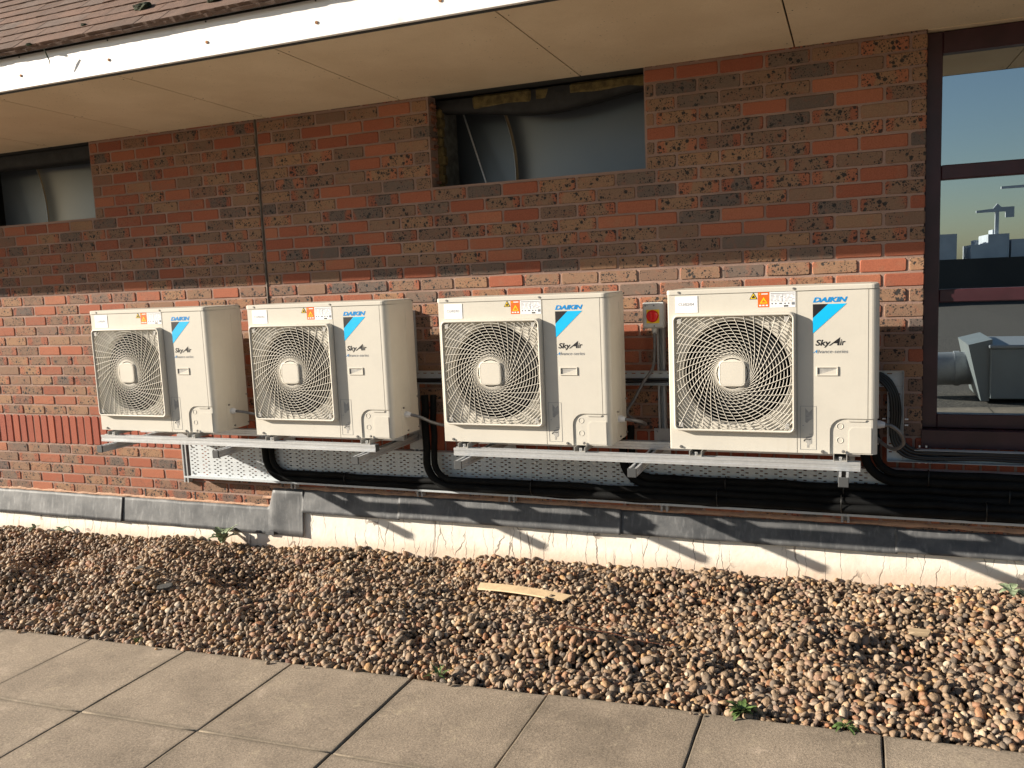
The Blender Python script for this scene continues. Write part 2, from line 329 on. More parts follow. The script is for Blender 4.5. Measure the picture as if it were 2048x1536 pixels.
M['tower']=simple('haze_paled_tower',(.55,.57,.60),.8,0,.1,.2); M['tower_dark']=simple('backlit_parapet',(.06,.055,.05),.8,0,.2,.3)  # distant haze painted into the tower tone, backlit shade into the parapet tone
M['plant_white']=simple('white_sheet_metal',(.27,.29,.285),.4,.1,.05,3)
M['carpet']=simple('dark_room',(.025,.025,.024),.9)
M['blind']=simple('room_ceiling',(.20,.20,.18),.9)

GA, GB = -1.712, .028            # ground: z = GA + GB*x (roof falls gently to the left)
def gz(x): return GA+GB*max(-7,min(7,x))

# ================================================================== SETTING: ground
xs=[-250,-60,-20,-7]+[-7+1*i for i in range(1,15)]+[20,60,250]; ys=[-300,-60,-20,-10,-6,-3,-1.7,0,.3]
mb=MB(); mb.add([(x,y,gz(x)-(.17 if y>-5.2 else .075)) for y in ys for x in xs],[(j*len(xs)+i,j*len(xs)+i+1,(j+1)*len(xs)+i+1,(j+1)*len(xs)+i) for j in range(len(ys)-1) for i in range(len(xs)-1)])
kind(mb.build('ground',M['roofgravel']),'structure')
# paving: bedding sheet with slabs on top
SL=.603; X0=-.764; Y0=-1.682
pav=MB(); nX=20
pav.add([(x,y,gz(x)-.035) for y in (-5.2,Y0-.012) for x in [X0-6.3+i for i in range(14)]],[(i,i+1,14+i+1,14+i) for i in range(13)])
PAV=kind(pav.build('paving',M['bed']),'structure')
def slab_mesh(seed):
    rn=random.Random(seed); m=MB(); h=SL/2-.0022; c=.0045
    n=7; top=[]
    def w(a): return rn.uniform(-.0014,.0014)
    pts=[]
    for k in range(n): pts.append((-h+2*h*k/n,-h+w(0)))
    for k in range(n): pts.append((h+w(0),-h+2*h*k/n))
    for k in range(n): pts.append((h-2*h*k/n,h+w(0)))
    for k in range(n): pts.append((-h+w(0),h-2*h*k/n))
    N=len(pts); rings=[(1.0,-.05),(1.0,-c*.7),(1-.5*c/h,-c*.15),(1-c*1.3/h,0)]
    vs=[(x*s,y*s,z) for s,z in rings for x,y in pts]; F=[]
    for r in range(3):
        for i in range(N): F.append((r*N+i,r*N+(i+1)%N,(r+1)*N+(i+1)%N,(r+1)*N+i))
    m.add(vs,F,True); m.add(vs[3*N:],[tuple(range(N))]); return m.mesh('paving_slab',M['slab'])
SLM=[slab_mesh(i) for i in range(5)]
for j in range(6):
    for i in range(-10,13):
        x=X0+(i+.5)*SL; y=Y0-(j+.5)*SL
        if x<-6.4 or x>6.2: continue
        o=link('paving_slab',random.choice(SLM),PAV,(x,y,gz(x)+random.uniform(-.003,.003)),(random.uniform(-.003,.003),-math.atan(GB)+random.uniform(-.003,.003),random.choice((0,1,2,3))*math.pi/2))
        if o.rotation_euler.z: 
            k=round(o.rotation_euler.z/(math.pi/2))%4; ty=-math.atan(GB); o.rotation_euler=(Matrix.Rotation(ty,4,'Y')@Matrix.Rotation(k*math.pi/2,4,'Z')).to_euler()
        o['rid']=random.random()

# ================================================================== BUILDING
BLD=thing('brick_building','brown and red speckled brick building with white fascia and tiled roof','building',(0,0,0))
OPEN=[(-3.40,-1.67,.535,1.2),(1.015,2.305,.535,1.2)]   # two broken-out openings
WX=3.675; ZT=1.12; ZB=-2.1; XL=-8.0; XR=6.2
mb=MB()
def wbox(x0,x1,z0,z1): mb.box(x0,x1,.0042,.102,z0,z1)
wbox(XL,-3.40,.535,ZT); wbox(-1.67,1.015,.535,ZT); wbox(2.305,WX-.006,.535,ZT); wbox(XL,WX-.006,-.95,.535); wbox(XL,XR,ZB,-.95); wbox(5.516,XR,-.95,ZT)
WALL=mb.build('wall',M['mortar'],BLD)
# ---- bricks
def brick_shape(m, cx, cz, L, H, rn, rid=None, lc=None, rl=None, bro=0):
    x0,x1,z0,z1=cx-L/2,cx+L/2,cz-H/2,cz+H/2; b=len(m.v); c=.0042
    j=lambda a: rn.uniform(-a,a)
    fy=rn.uniform(-.0016,.0008); tx=j(.0008); tz=j(.0008)
    def outline(i,y0,tl):
        k=.006-i*.2; xa,xb,za,zb=x0+i,x1-i,z0+i,z1-i; L3=(xb-xa)/3; w=.0011
        pl=[(xa+k,za),(xa+L3,za+j(w)),(xb-L3,za+j(w)),(xb-k,za),(xb,za+k),(xb,zb-k),(xb-k,zb),(xb-L3,zb+j(w)),(xa+L3,zb+j(w)),(xa+k,zb),(xa,zb-k),(xa,za+k)]
        return [(x+j(w),y0+tl*((x-cx)/L*2*tx+(z-cz)/H*2*tz),z+j(w)) for x,z in pl]
    vs=outline(c,fy,1)+outline(0,.0055,0)+outline(0,.1,0)
    m.add(vs,[tuple(range(12))]+[(12+i,12+(i+1)%12,(i+1)%12,i) for i in range(12)]+[(24+i,24+(i+1)%12,12+(i+1)%12,12+i) for i in range(12)])
    if rl is not None:
        rl+= [rid]*36; lc+=[(v[0]-cx,v[1],v[2]-cz) for v in vs]
def attrs(me,lc,rl=None):
    a=me.attributes.new('lc','FLOAT_VECTOR','POINT'); a.data.foreach_set('vector',[q for v in lc for q in v])
    if rl: b=me.attributes.new('rid','FLOAT','POINT'); b.data.foreach_set('value',rl)
def project(x,y,z):
    d=Vector((x,y,z))-CAM; k=d.dot(fw)
    return 1024+FPX*d.dot(r2)/k, 768-FPX*d.dot(u2)/k, k
UNITPX=[(183,610,495,865),(497,598,838,876),(883,584,1250,890),(1337,562,1757,908),(375,893,2048,1060)]
B=.225; C=.075; J=.0125; cand=[]
rb=random.Random(3)
def course(k, x0, x1, start):
    # stretcher course occupying z in [k*C-C, k*C]; joints at start + n*B
    zc=k*C-C/2; n0=math.floor((x0-start)/B)-1; x=start+n0*B
    while x<x1:
        a,b=max(x,x0),min(x+B,x1)
        if b-a>.045: cand.append(((a+b)/2,zc,b-a-J))
        x+=B
for k in range(15,-20,-1):
    if -15<k<=-12: continue
    par=(k%2)*B/2
    segs=[(XL,-.2385,-.2385+par),(-.225,WX+.005,par),(5.51,XR,par)]
    if k*C<=-.9: segs[1:]=[(-.225,XR,par)]
    for x0,x1,st in segs:
        parts=[(x0,x1)]
        if k*C-C>.52:
            for (ox0,ox1,_,_) in OPEN:
                np_=[]
                for a,b in parts:
                    if ox1<=a or ox0>=b: np_.append((a,b)); continue
                    if a<ox0: np_.append((a,ox0+(rb.uniform(-.028,.012) if ox0>0 else 0)))
                    if b>ox1: np_.append((ox1+rb.uniform(-.004,.006),b))
                parts=np_
        for a,b in parts: course(k,a,b,st)
scored=[]
for i,(cx,cz,L) in enumerate(cand):
    px,py,k=project(cx,0,cz)
    hid=(cz<-1.37 and cx>-.25) or any(a<px<c2 and b<py<d for a,b,c2,d in UNITPX) or not(0<px<2048 and 0<py<1536) or (cz<-1.37 and cx>-.3) or cz<-1.5
    scored.append((hid,k-.0*L,i))
scored.sort(); parts300=set(i for h,k,i in scored[:300] if not h)
shapes={}
def shared_brick(L):
    key=round(L/.0125)*.0125; key=min(key,.2145)
    lst=shapes.setdefault(key,[])
    if len(lst)<(5 if key>.2 else 2):
        m=MB(); lc=[];brick_shape(m,0,0,L if L<.2 else .2145,.065,rb); me=m.mesh('brick',M['brick']); attrs(me,m.v); lst.append(me); return me
    return rb.choice(lst)
rest=MB(); rl=[]; lcs=[]
for i,(cx,cz,L) in enumerate(cand):
    if i in parts300:
        o=link('brick',shared_brick(L),WALL,(cx,rb.uniform(-.0008,.0008),cz+rb.uniform(-.001,.001)),(0,rb.uniform(-.004,.004),0)); o['rid']=rb.uniform(.001,.999)
    else: brick_shape(rest,cx,cz,L,.065,rb,rb.uniform(.001,.999),lcs,rl)
me=rest.mesh('brickwork',M['brick']); attrs(me,lcs,rl); kind(link('brickwork',me,WALL),'stuff')
sol=[]
for q in range(4):
    m=MB(); brick_shape(m,0,0,.065,.215,rb); me=m.mesh('soldier_brick',M['soldier']); attrs(me,m.v); sol.append(me)
x=-5.4
while x<XR:
    o=link('soldier_brick',rb.choice(sol),WALL,(x,rb.uniform(-.002,.001),-1.0125),(0,rb.uniform(-.006,.006),0)); o['rid']=rb.uniform(.001,.999); x+=.075
mb=MB(); mb.tube([(-.232+rb.uniform(-.002,.002),.002+rb.uniform(-.002,.002),-1.36+.06*i) for i in range(42)],.008,6); mb.build('movement_joint',M['sealant'],WALL)
for x in (-.99,-1.45,-3.0,.62):
    MB().box(x-.005,x+.005,-.003,.03,-1.488,-1.43).build('weep_vent',M['nail'],WALL)
# ragged mortar & block lumps on broken jamb of the opening
mb=MB()
for i in range(26):
    z=.55+.5*i/26; x=1.015+rb.uniform(-.02,.012); s=rb.uniform(.008,.02); mb.cbox(x-s,x+s,.01+rb.uniform(0,.06),.05+rb.uniform(0,.05),z-s*.6,z+s*.6,s*.3)
mb.build('broken_edge',M['terracotta'],WALL)
# inner leaf and cavity round the openings
INNER=bpy.data.objects.new('inner_leaf',None); COL.objects.link(INNER); INNER.parent=BLD
for a_ in ((XL,-3.42,.33,.40,1.065),(-1.69,1.018,.385,.40,1.065),(2.36,3.6,.33,.40,1.065),(1.018,2.36,.33,.40,.50),(-3.42,-1.69,.33,.40,.50)):
    MB().box(a_[0],a_[1],.165,a_[2],a_[3],a_[4]).build('block_panel',M['block'],INNER)
mb=MB()
for i in range(9):
    z0=.51+.055*i; mb.cbox(.965+rb.uniform(-.006,.01),1.045+rb.uniform(-.012,.012),.105,.162,z0,z0+.058,.01)
mb.build('cavity_insulation',M['insul'],INNER)
mb=MB()
for a,b,d in ((1.25,1.62,0),(1.64,1.83,.01),(1.85,2.30,.0)): mb.cbox(a,b,.11+d,.17,.985+rb.uniform(-.006,.01),1.055,.012)
mb.build('eaves_insulation',M['insul'],INNER)
mb=MB()   # black membrane sagging across the head of the opening
nx=28; vs=[]
for i in range(nx+1):
    t=i/nx; x=1.0+1.33*t; sag=.935+.05*(2*t-1)**2+.012*math.sin(9*t)-.03*t*(1-t)
    for y,z in ((.12,1.05),(.115,sag+.03),(.13,sag),(.26,sag+.01),(.30,1.06)): vs.append((x,y+.004*math.sin(23*t+z*9),z))
mb.add(vs,[(i*5+j,(i+1)*5+j,(i+1)*5+j+1,i*5+j+1) for i in range(nx) for j in range(4)],True); mb.build('membrane',M['membrane'],INNER)
mb=MB(); vs=[]
for i in range(nx+1):
    t=i/nx; x=-3.45+1.8*t; sag=.955+.02*math.sin(3*t+2)+.03*t
    for y,z in ((.11,1.06),(.115,sag+.02),(.13,sag),(.28,sag+.01),(.30,1.06)): vs.append((x,y,z))
mb.add(vs,[(i*5+j,(i+1)*5+j,(i+1)*5+j+1,i*5+j+1) for i in range(nx) for j in range(4)],True); mb.build('membrane',M['membrane'],INNER)
MB().prism([(-1.705,.53),(-1.675,.53),(-1.672,1.06),(-1.715,1.06)],.09,.30).build('membrane',M['membrane'],INNER)
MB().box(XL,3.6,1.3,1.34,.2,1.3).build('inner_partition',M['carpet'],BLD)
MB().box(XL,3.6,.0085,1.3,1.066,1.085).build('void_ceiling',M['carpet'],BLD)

# ---- soffit and fascia
SJ=[-10.6,-9.5,-8.4,-7.3,-6.25,-5.2,-4.15,-3.05,-2.03,-1.08,-.145,.83,1.955,3.072,4.19,5.3,6.4]
SO=thing('soffit','','',(0,0,0)); del SO['label']; del SO['category']; SO.parent=BLD
for a,b in zip(SJ,SJ[1:]):
    m=MB(); y0,y1=-1.200,.20 if a>3.0 else .004
    if a>3.0 and a<3.5: m.add([],[])
    def sz(y): return 1.062-y*.0245
    g_=.004; yb=y1 if a>3.5 else .006
    m.add([(a+g_,y0,sz(y0)),(b-g_,y0,sz(y0)),(b-g_,yb,sz(yb)),(a+g_,yb,sz(yb)),(a+g_,y0,sz(y0)+.012),(b-g_,y0,sz(y0)+.012),(b-g_,yb,sz(yb)+.012),(a+g_,yb,sz(yb)+.012)],
          [(0,3,2,1),(4,5,6,7),(0,1,5,4),(1,2,6,5),(2,3,7,6),(3,0,4,7)])
    o=m.build('soffit_panel',M['soffit'],SO)
    for fx in (a+.03,b-.03):
        for fy in (-1.12,-.6,-.08): MB().tube([(fx,fy,sz(fy)+.004),(fx,fy,sz(fy)-.0012)],.0035,6).build('nail_head',M['nail'],o)
    if 3<a<3.5: MB().box(WX,b-g_,.0062,.20,1.0575,1.068).build('soffit_panel',M['soffit'],SO)
MB().box(-10.6,XR+.2,-1.2,.3,1.13,1.15).build('soffit_backing',M['carpet'],SO)
mb=MB(); mb.cbox(-10.6,6.6,-1.222,-1.202,1.099,1.33,.002); FA=mb.build('fascia',M['fascia'],BLD)
mb=MB(); mb.box(-10.6,6.6,-1.2015,-1.196,1.090,1.13); mb.build('fascia_gap_shade',M['nail'],FA)  # dark strip painted in for the shadowed gap under the fascia
for i in range(-14,9):
    x=-.156+.624*i; m=MB(); m.disc((x,1.163),.0075,-1.226,-1.2215,12); m.build('bolt',M['rust'],FA)
    m=MB(); m.disc((x+.003,1.258),.004,-1.225,-1.2215,8); m.build('nail',M['nail'],FA)
# ---- roof
RO=thing('roof','','',(0,0,0)); del RO['label']; del RO['category']; RO.parent=BLD
PT=R(40); cs,sn=math.cos(PT),math.sin(PT); EY,EZ=-1.276,1.275
mb=MB(); mb.add([(-10.6,EY+.03,EZ-.02),(6.6,EY+.03,EZ-.02),(6.6,EY+4*cs,EZ+4*sn-.05),(-10.6,EY+4*cs,EZ+4*sn-.05)],[(0,1,2,3)]); mb.build('roof_deck',M['membrane'],RO)
def tile_shape(m,rn,ox=0,oy=0,oz=0,rid=None,rl=None):
    n=6; Wd=.1644; Lt=.26; th=.017; vs=[]; cam_=rn.uniform(.0,.0015); tw=rn.uniform(-.0012,.0012)
    nb=len(m.v)
    for row,(d,) in enumerate(((0,),(.02,),(Lt,))):
        for i in range(n+1):
            s=-1+2*i/n; jx=rn.uniform(-.002,.002) if row==0 else 0
            lift=cam_*(1-s*s)-.013*(d/Lt)*1.2+tw*s
            for t in (th,0):
                dd=d+(jx if t else jx+.003); nz=t+lift
                vs.append((ox+s*Wd/2,oy+dd*cs-nz*sn,oz+dd*sn+nz*cs))
    q=2*(n+1); F=[]
    for r in range(2):
        for i in range(n): a=r*q+i*2; F.append((a,a+2,a+q+2,a+q))
    for i in range(n): a=i*2; F.append((a+1,a+3,a+2,a))
    for r in range(2): F.append((r*q,r*q+q,r*q+q+1,r*q+1)); F.append((r*q+2*n,r*q+2*n+1,r*q+q+2*n+1,r*q+q+2*n))
    m.add(vs,F,False)
    if rl is not None: rl+=[rid]*len(vs)
TM=[]
for i in range(8): m=MB(); tile_shape(m,rb); me=m.mesh('roof_tile',M['tile']); TM.append(me)
tl=[]
for r in range(-1,18):
    for i in range(-64,40):
        rr=max(r,0); x=.165*i+(.0825 if r%2 else 0); gdd=.1*rr
        y,z=EY+gdd*cs,EZ+gdd*sn
        if r<0: y,z=EY+.012,EZ-.013
        px,py,k=project(x,y,z); vis=-60<px<1200 and -20<py<400
        tl.append((0 if vis else 1,k,x,y,z))
tl.sort(); rest=MB(); rl=[]
for n_,(h,k,x,y,z) in enumerate(tl):
    if n_<300 and not h: o=link('roof_tile',rb.choice(TM),RO,(x,y,z+rb.uniform(-.0015,.0015)),(0,rb.uniform(-.003,.003),0)); o['rid']=rb.uniform(.001,.999)
    else: tile_shape(rest,rb,x,y,z,rb.uniform(.001,.999),rl)
me=rest.mesh('roof_tiling',M['tile']); b_=me.attributes.new('rid','FLOAT','POINT'); b_.data.foreach_set('value',rl); kind(link('roof_tiling',me,RO),'stuff')
for i,(x,d,s) in enumerate(((.02,.20,.055),(-.33,.12,.02),(.42,.2,.03),(.52,.1,.035),(-.62,.0,.018),(.75,.1,.03),(-.45,.62,.04))):
    bm=bmesh.new(); bmesh.ops.create_icosphere(bm,subdivisions=3,radius=1)
    for v in bm.verts: q=v.co.copy(); v.co=q*(1+.5*noise.noise(q*1.7+Vector((i*3,0,0)))+.25*noise.noise(q*6))
    me=bpy.data.meshes.new('moss_clump'); bm.to_mesh(me); bm.free(); me.materials.append(M['moss'])
    o=link('moss_clump',me,RO,(x,EY+d*cs-.012,EZ+d*sn+.012)); o.scale=(s,s*.6,s*.35)

# ---- lead flashing, pointing and white upstand
UP=[]; nx=170; vs=[]
for i in range(nx+1):
    x=XL+(XR-XL)*i/nx; wv=.004*math.sin(x*2.1)+.003*math.sin(x*7.3)
    for y,z in ((-.006,-1.385 if x>-.06 else -1.515),(-.010+wv*.2,-1.44 if x>-.06 else -1.56),(-.020+wv*.3,-1.58),(-.030+wv,-1.70),(-.058+wv,-1.86)): vs.append((x,y,z))
mb=MB(); mb.add(vs,[(i*5+j,(i+1)*5+j,(i+1)*5+j+1,i*5+j+1) for i in range(nx) for j in range(4)],True)
US=mb.build('upstand',M['upstand'],BLD)
FL=thing('flashing','','',(0,0,0)); del FL['label']; del FL['category']; FL.parent=BLD
def lead(x0,x1,zt,zb,lap=0,poly=None,dy=0):
    n=max(4,int((x1-x0)/.015)); vs=[]; rn=random.Random(int(x0*100)); m=8
    for i in range(n+1):
        x=x0+(x1-x0)*i/n; topz=zt(x) if callable(zt) else zt
        for j in range(m+1):
            t=j/m; z=topz+(zb-topz)*t
            y=-.013-.034*t-dy+.004*noise.noise(Vector((x*3,z*4,x0)))+.0015*noise.noise(Vector((x*14,z*14,1)))
            if i==n: y-=.004
            vs.append((x,y,z+.003*noise.noise(Vector((x*6,t,5)))))
    mb=MB(); mb.add(vs,[(i*(m+1)+j,i*(m+1)+j+1,(i+1)*(m+1)+j+1,(i+1)*(m+1)+j) for i in range(n) for j in range(m)],True)
    o=mb.build('lead_sheet',M['lead'],FL); s=o.modifiers.new('s','SOLIDIFY'); s.thickness=.0025; s.offset=-1; return o
lead(-8.0,-5.2,-1.497,-1.68,dy=.003); lead(-5.21,-3.15,-1.497,-1.68); lead(-3.16,-1.655,-1.497,-1.676,dy=.004)
def steptop(x):
    return -1.497 if x<-.345 else -1.36 if x>-.30 else -1.497+.137*(x+.345)/.045
lead(-1.665,-.056,steptop,-1.676,dy=0); lead(-.066,.68,-1.362,-1.512,dy=-.006); lead(.67,2.122,-1.362,-1.502,dy=.002); lead(2.112,3.566,-1.368,-1.499,dy=-.002); lead(3.556,5.0,-1.372,-1.490,dy=.002); lead(4.99,XR,-1.372,-1.49)
MB().cbox(-.36,-.29,-.056,-.046,-1.682,-1.655,.002).build('lead_clip',M['lead'],FL)
def pointing(x0,x1,z,h):
    n=int((x1-x0)/.018); vs=[]
    for i in range(n+1):
        x=x0+(x1-x0)*i/n; u=h*(1+.9*noise.noise(Vector((x*11,z,0)))+.6*noise.noise(Vector((x*37,z,4)))); l=.005+.006*noise.noise(Vector((x*15,z,9)))
        vs+=[(x,.004,z+u),(x,-.006,z+u*.5),(x,-.010,z-l),(x,.004,z-l-.006)]
    MB().add(vs,[(i*4+j,i*4+j+1,i*4+j+5,i*4+j+4) for i in range(n) for j in range(3)],True).build('pointing',M['pointing'],FL)
pointing(XL,-.34,-1.492,.012); pointing(-.40,-.315,-1.433,.010); pointing(-.33,XR,-1.358,.011)

# ---- window
WN=thing('window','','',(0,0,0)); del WN['label']; del WN['category']; WN.parent=BLD
fy0,fy1=.055,.125
mb=MB(); mb.cbox(WX-.002,3.744,fy0,fy1,-.86,1.055,.004); mb.cbox(3.744,5.5,fy0,fy1,.955,1.055,.004); mb.cbox(3.744,5.5,fy0,fy1,-.86,-.79,.004); mb.cbox(5.43,5.5,fy0+.001,fy1-.001,-.79,.955,.004)
WF=mb.build('frame',M['frame_maroon'],WN)
MB().cbox(3.7445,5.43,fy0+.004,fy1-.004,.362,.432,.005).build('transom',M['frame_maroon'],WN)
MB().cbox(3.7445,5.43,fy0+.003,fy1-.004,-.233,-.168,.005).build('transom',M['frame_maroon'],WN)
MB().prism([(WX-.004,-.862),(5.6,-.862),(5.6,-.95),(WX-.004,-.95)],-.012,.12).build('sill',M['frame_maroon'],WN)
for z0,z1 in ((.432,.955),(-.168,.362),(-.79,-.233)):
    MB().box(3.744,5.43,.088,.094,z0,z1).build('pane',M['glass'],WN)
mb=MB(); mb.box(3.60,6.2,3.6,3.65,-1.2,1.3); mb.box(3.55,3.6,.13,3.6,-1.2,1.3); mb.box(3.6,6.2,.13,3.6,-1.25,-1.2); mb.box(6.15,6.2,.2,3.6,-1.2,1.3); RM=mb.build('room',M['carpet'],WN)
MB().box(3.6,6.15,.13,3.6,1.06,1.1).build('room_ceiling',M['blind'],RM)

# ================================================================== ducts seen in the openings
def duct(name,label,x0,xs,x1,zlo,zhi,y):
    t=thing(name,label,'duct',(0,0,0),'metal ducts behind the openings')
    n=20; vs=[]
    for i in range(n+1):                      # left flat sheet
        x=x0+(xs-x0)*i/n
        for z in (zlo,zhi): vs.append((x,y+.01,z))
    MB().add(vs,[(i*2,i*2+2,i*2+3,i*2+1) for i in range(n)]).build('side_sheet',M['galv_duct'],t)
    m=MB(); vs=[]; nz=14; nx=26; ed=[]
    for k in range(nz+1):
        f=k/nz; z=zlo+(zhi-zlo)*f; e=xs-.085*max(0,(f-.25)/.75)**2
        ed.append((e,z))
        for i in range(nx+1):
            u=i/nx; x=e+(x1-e)*u; dep=-.05*(1-math.exp(-u*9))-.03*math.sin(u*3.0)
            vs.append((x,y+dep,z))
    m.add(vs,[(k*(nx+1)+i,k*(nx+1)+i+1,(k+1)*(nx+1)+i+1,(k+1)*(nx+1)+i) for k in range(nz) for i in range(nx)],True)
    m.build('bulged_sheet',M['galv_duct'],t)
    vs=[]
    for e,z in ed: vs+=[(e-.004,y-.004,z),(e+.052,y-.012,z)]
    st=MB().add(vs,[(i*2,i*2+1,i*2+3,i*2+2) for i in range(nz)],True).build('strap',M['strap'],t); st.modifiers.new('s','SOLIDIFY').thickness=.003
    MB().tube([(e-.005,y-.006,z) for e,z in ed],.0022,6).build('strap_edge',M['galv'],t)
    return t
duct('sheet_metal_duct','grey metal duct with brown strap filling the opening above the second pair of units',.9,1.385,2.40,.50,1.05,.45)
duct('sheet_metal_duct','grey metal duct with brown strap in the opening at the far left of the wall',-3.15,-2.65,-1.62,.50,1.05,.45)
mb=MB(); mb.tube([(1.085,.33,1.03),(1.26,.30,.50)],.006,8); tag(mb.build('threaded_rod',M['galv']),'thin leaning steel rod in front of the duct in the middle opening','rod')
mb=MB(); mb.tube([(-3.09,.33,1.03),(-3.03,.30,.50)],.006,8); tag(mb.build('threaded_rod',M['galv']),'thin leaning steel rod in the opening at the far left of the wall','rod')

# ================================================================== AIR CONDITIONER
UW,UH,UD=.93,.768,.32
def make_unit():
    t=thing('air_conditioner','x','air conditioner',(0,0,0),'outdoor units on the wall frames')
    cx,cz,cr=.315,.372,.252; xm=.5875; zt=.745
    m=MB(); n=64; vs=[]; F=[]
    # front-left panel with the round fan opening
    ring=[]; 
    for i in range(n):
        a=2*math.pi*i/n; ca,sa=math.cos(a),math.sin(a)
        ring.append((cx+cr*ca,0,cz+cr*sa))
    rect=[]
    for i in range(n):
        a=2*math.pi*i/n; ca,sa=math.cos(a),math.sin(a)
        k=min(((xm-cx)/ca if ca>1e-6 else (cx-.004)/-ca if ca<-1e-6 else 9),((zt-cz)/sa if sa>1e-6 else cz/-sa if sa<-1e-6 else 9)); rect.append([cx+k*ca,0,cz+k*sa])
    for corner in ((xm,0,zt),(.004,0,zt),(.004,0,0),(xm,0,0)):
        j=min(range(n),key=lambda q:(rect[q][0]-corner[0])**2+(rect[q][2]-corner[2])**2); rect[j]=list(corner)
    m.add(ring+rect,[(i,(i+1)%n,n+(i+1)%n,n+i) for i in range(n)])
    lip=[(cx+(cr-.006)*math.cos(2*math.pi*i/n),.012,cz+(cr-.006)*math.sin(2*math.pi*i/n)) for i in range(n)]; bk=[(cx+(cr-.004)*math.cos(2*math.pi*i/n),.05,cz+(cr-.004)*math.sin(2*math.pi*i/n)) for i in range(n)]
    m.add(ring+lip+bk,[(i,n+i,n+(i+1)%n,(i+1)%n) for i in range(n)]+[(n+i,2*n+i,2*n+(i+1)%n,n+(i+1)%n) for i in range(n)],True)
    # outer walls
    rr=.026
    prof=[(xm,.001),(xm,.006)]+[(UW-rr,.006)]+arcpts((UW-rr,.006+rr),rr,-math.pi/2,0,6)[1:]+[(UW,UD-.01),(UW-.01,UD),(.01,UD),(0,UD-.01),(0,.006),(.004,0)]
    k=len(prof); m.add([(x,y,0) for x,y in prof]+[(x,y,zt) for x,y in prof],[(i,i+1,k+i+1,k+i) for i in range(k-1)])
    m.add([(x,y,0) for x,y in prof],[tuple(range(k))[::-1]])
    m.build('casing',M['ivory'],t)
    # top cover
    e=.004; r3=.028
    def rrect(o): return arcpts((UW-r3,r3),r3+o,-math.pi/2,0,5)+arcpts((UW-r3,UD-r3),r3+o,0,math.pi/2,3)+arcpts((r3,UD-r3),r3+o,math.pi/2,math.pi,3)+arcpts((.010,.010),.010+o,math.pi,1.5*math.pi,3)
    m=MB(); lv=[(e,zt+.001),(e,UH-.005),(e-.004,UH-.001),(-.03,UH+.001)]; K=len(rrect(0)); vs=[]
    for o_,z in lv: vs+=[(x,y,z) for x,y in rrect(o_)]
    m.add(vs,[(r*K+i,r*K+(i+1)%K,(r+1)*K+(i+1)%K,(r+1)*K+i) for r in range(3) for i in range(K)],False); m.add(vs[3*K:],[tuple(range(K))]); m.add(vs[:K],[tuple(range(K))[::-1]])
    m.build('top_cover',M['ivory'],t)
    # right-hand service panel, wrapped round the corner
    def wrap(pl,z0,z1,name):
        k=len(pl); m=MB(); inn=[]
        for i,(x,y) in enumerate(pl):
            inn.append((x,y+.005) if y<.004 and x<UW-rr else (x-.005,y) if x>UW+.003 else (x-.0035,y+.0035))
        vs=[(x,y,z0) for x,y in pl]+[(x,y,z1) for x,y in pl]+[(x,y,z0) for x,y in inn]+[(x,y,z1) for x,y in inn]
        F=[(i,i+1,k+i+1,k+i) for i in range(k-1)]+[(i+1,i,2*k+i,2*k+i+1) for i in range(k-1)]+[(k+i,k+i+1,3*k+i+1,3*k+i) for i in range(k-1)]+[(0,k,3*k,2*k),(k-1,2*k+k-1,3*k+k-1,k+k-1)]
        m.add(vs,F); return m.build(name,M['ivory'],t)
    zl=.164
    wrap([(.5905,0),(.8885,0)],zl,zt-.002,'front_panel')
    wrap([(.8910,.0005),(.904,.0005)]+arcpts((UW-rr,.032),.031,-math.pi/2,0,7)[1:]+[(.935,.105)],zl,zt-.002,'corner_panel')
    m=MB(); m.prism([(.5905,.0),(.730,.0),(.730,.105)]+[(x,z) for x,z in arcpts((.789,.105),.059,math.pi,math.pi/2,6)][1:]+[(.789,.1639),(.5905,.1639)],0,.005); m.build('front_panel',M['ivory'],t)
    # valve cover
    m=MB(); m.prism([(.812,.006),(.904,.006),(.904,.122),(.828,.122),(.818,.118),(.812,.106)],.0025,.0058); m.prism([(.80,.158),(.885,.158),(.878,.150),(.808,.150)],.0015,.0058)
    for z in (.128,.063): m.tube([(.773+.0135*math.cos(a*.3142),.0055,z+.0135*math.sin(a*.3142)) for a in range(20)],.0014,5,closed=True)
    m.build('valve_cover',M['ivory'],t)
    # side seams
    m=MB(); m.box(UW-.001,UW+.0015,.108,.110,.004,zt-.004); m.box(UW-.001,UW+.0015,.215,.217,.10,zt-.03); m.box(UW-.001,UW+.0015,.11,.31,.160,.1615); m.box(UW-.001,UW+.002,.235,.30,.22,.223); m.build('side_rib',M['ivory'],t)
    # fan and dark interior
    m=MB(); m.box(.02,.58,.19,.20,.03,.73); m.box(.012,.016,.06,.2,.02,.73); m.box(.582,.586,.06,.2,.02,.73); m.box(.02,.58,.06,.2,.73,.735); m.box(.02,.58,.06,.2,.02,.025); m.build('coil',M['inside'],t)
    m=MB()
    for b in range(3):
        vs=[]; a0=b*2*math.pi/3
        for i in range(9):
            for j in range(5):
                a=a0+1.55*i/8; r=.06+.175*j/4; vs.append((cx+r*math.cos(a),.075+.055*(i/8)+.01*math.sin(j),cz+r*math.sin(a)))
        m.add(vs,[(i*5+j,i*5+j+1,i*5+j+6,i*5+j+5) for i in range(8) for j in range(4)],True)
    m.disc((cx,cz),.062,.06,.13,24); f=m.build('fan',M['fan_dark'],t); f.modifiers.new('s','SOLIDIFY').thickness=.003
    # grille: frame, rings and swept ribs, hub plate
    gx,gzc,hs=.304,.3725,.277; yo=-.034
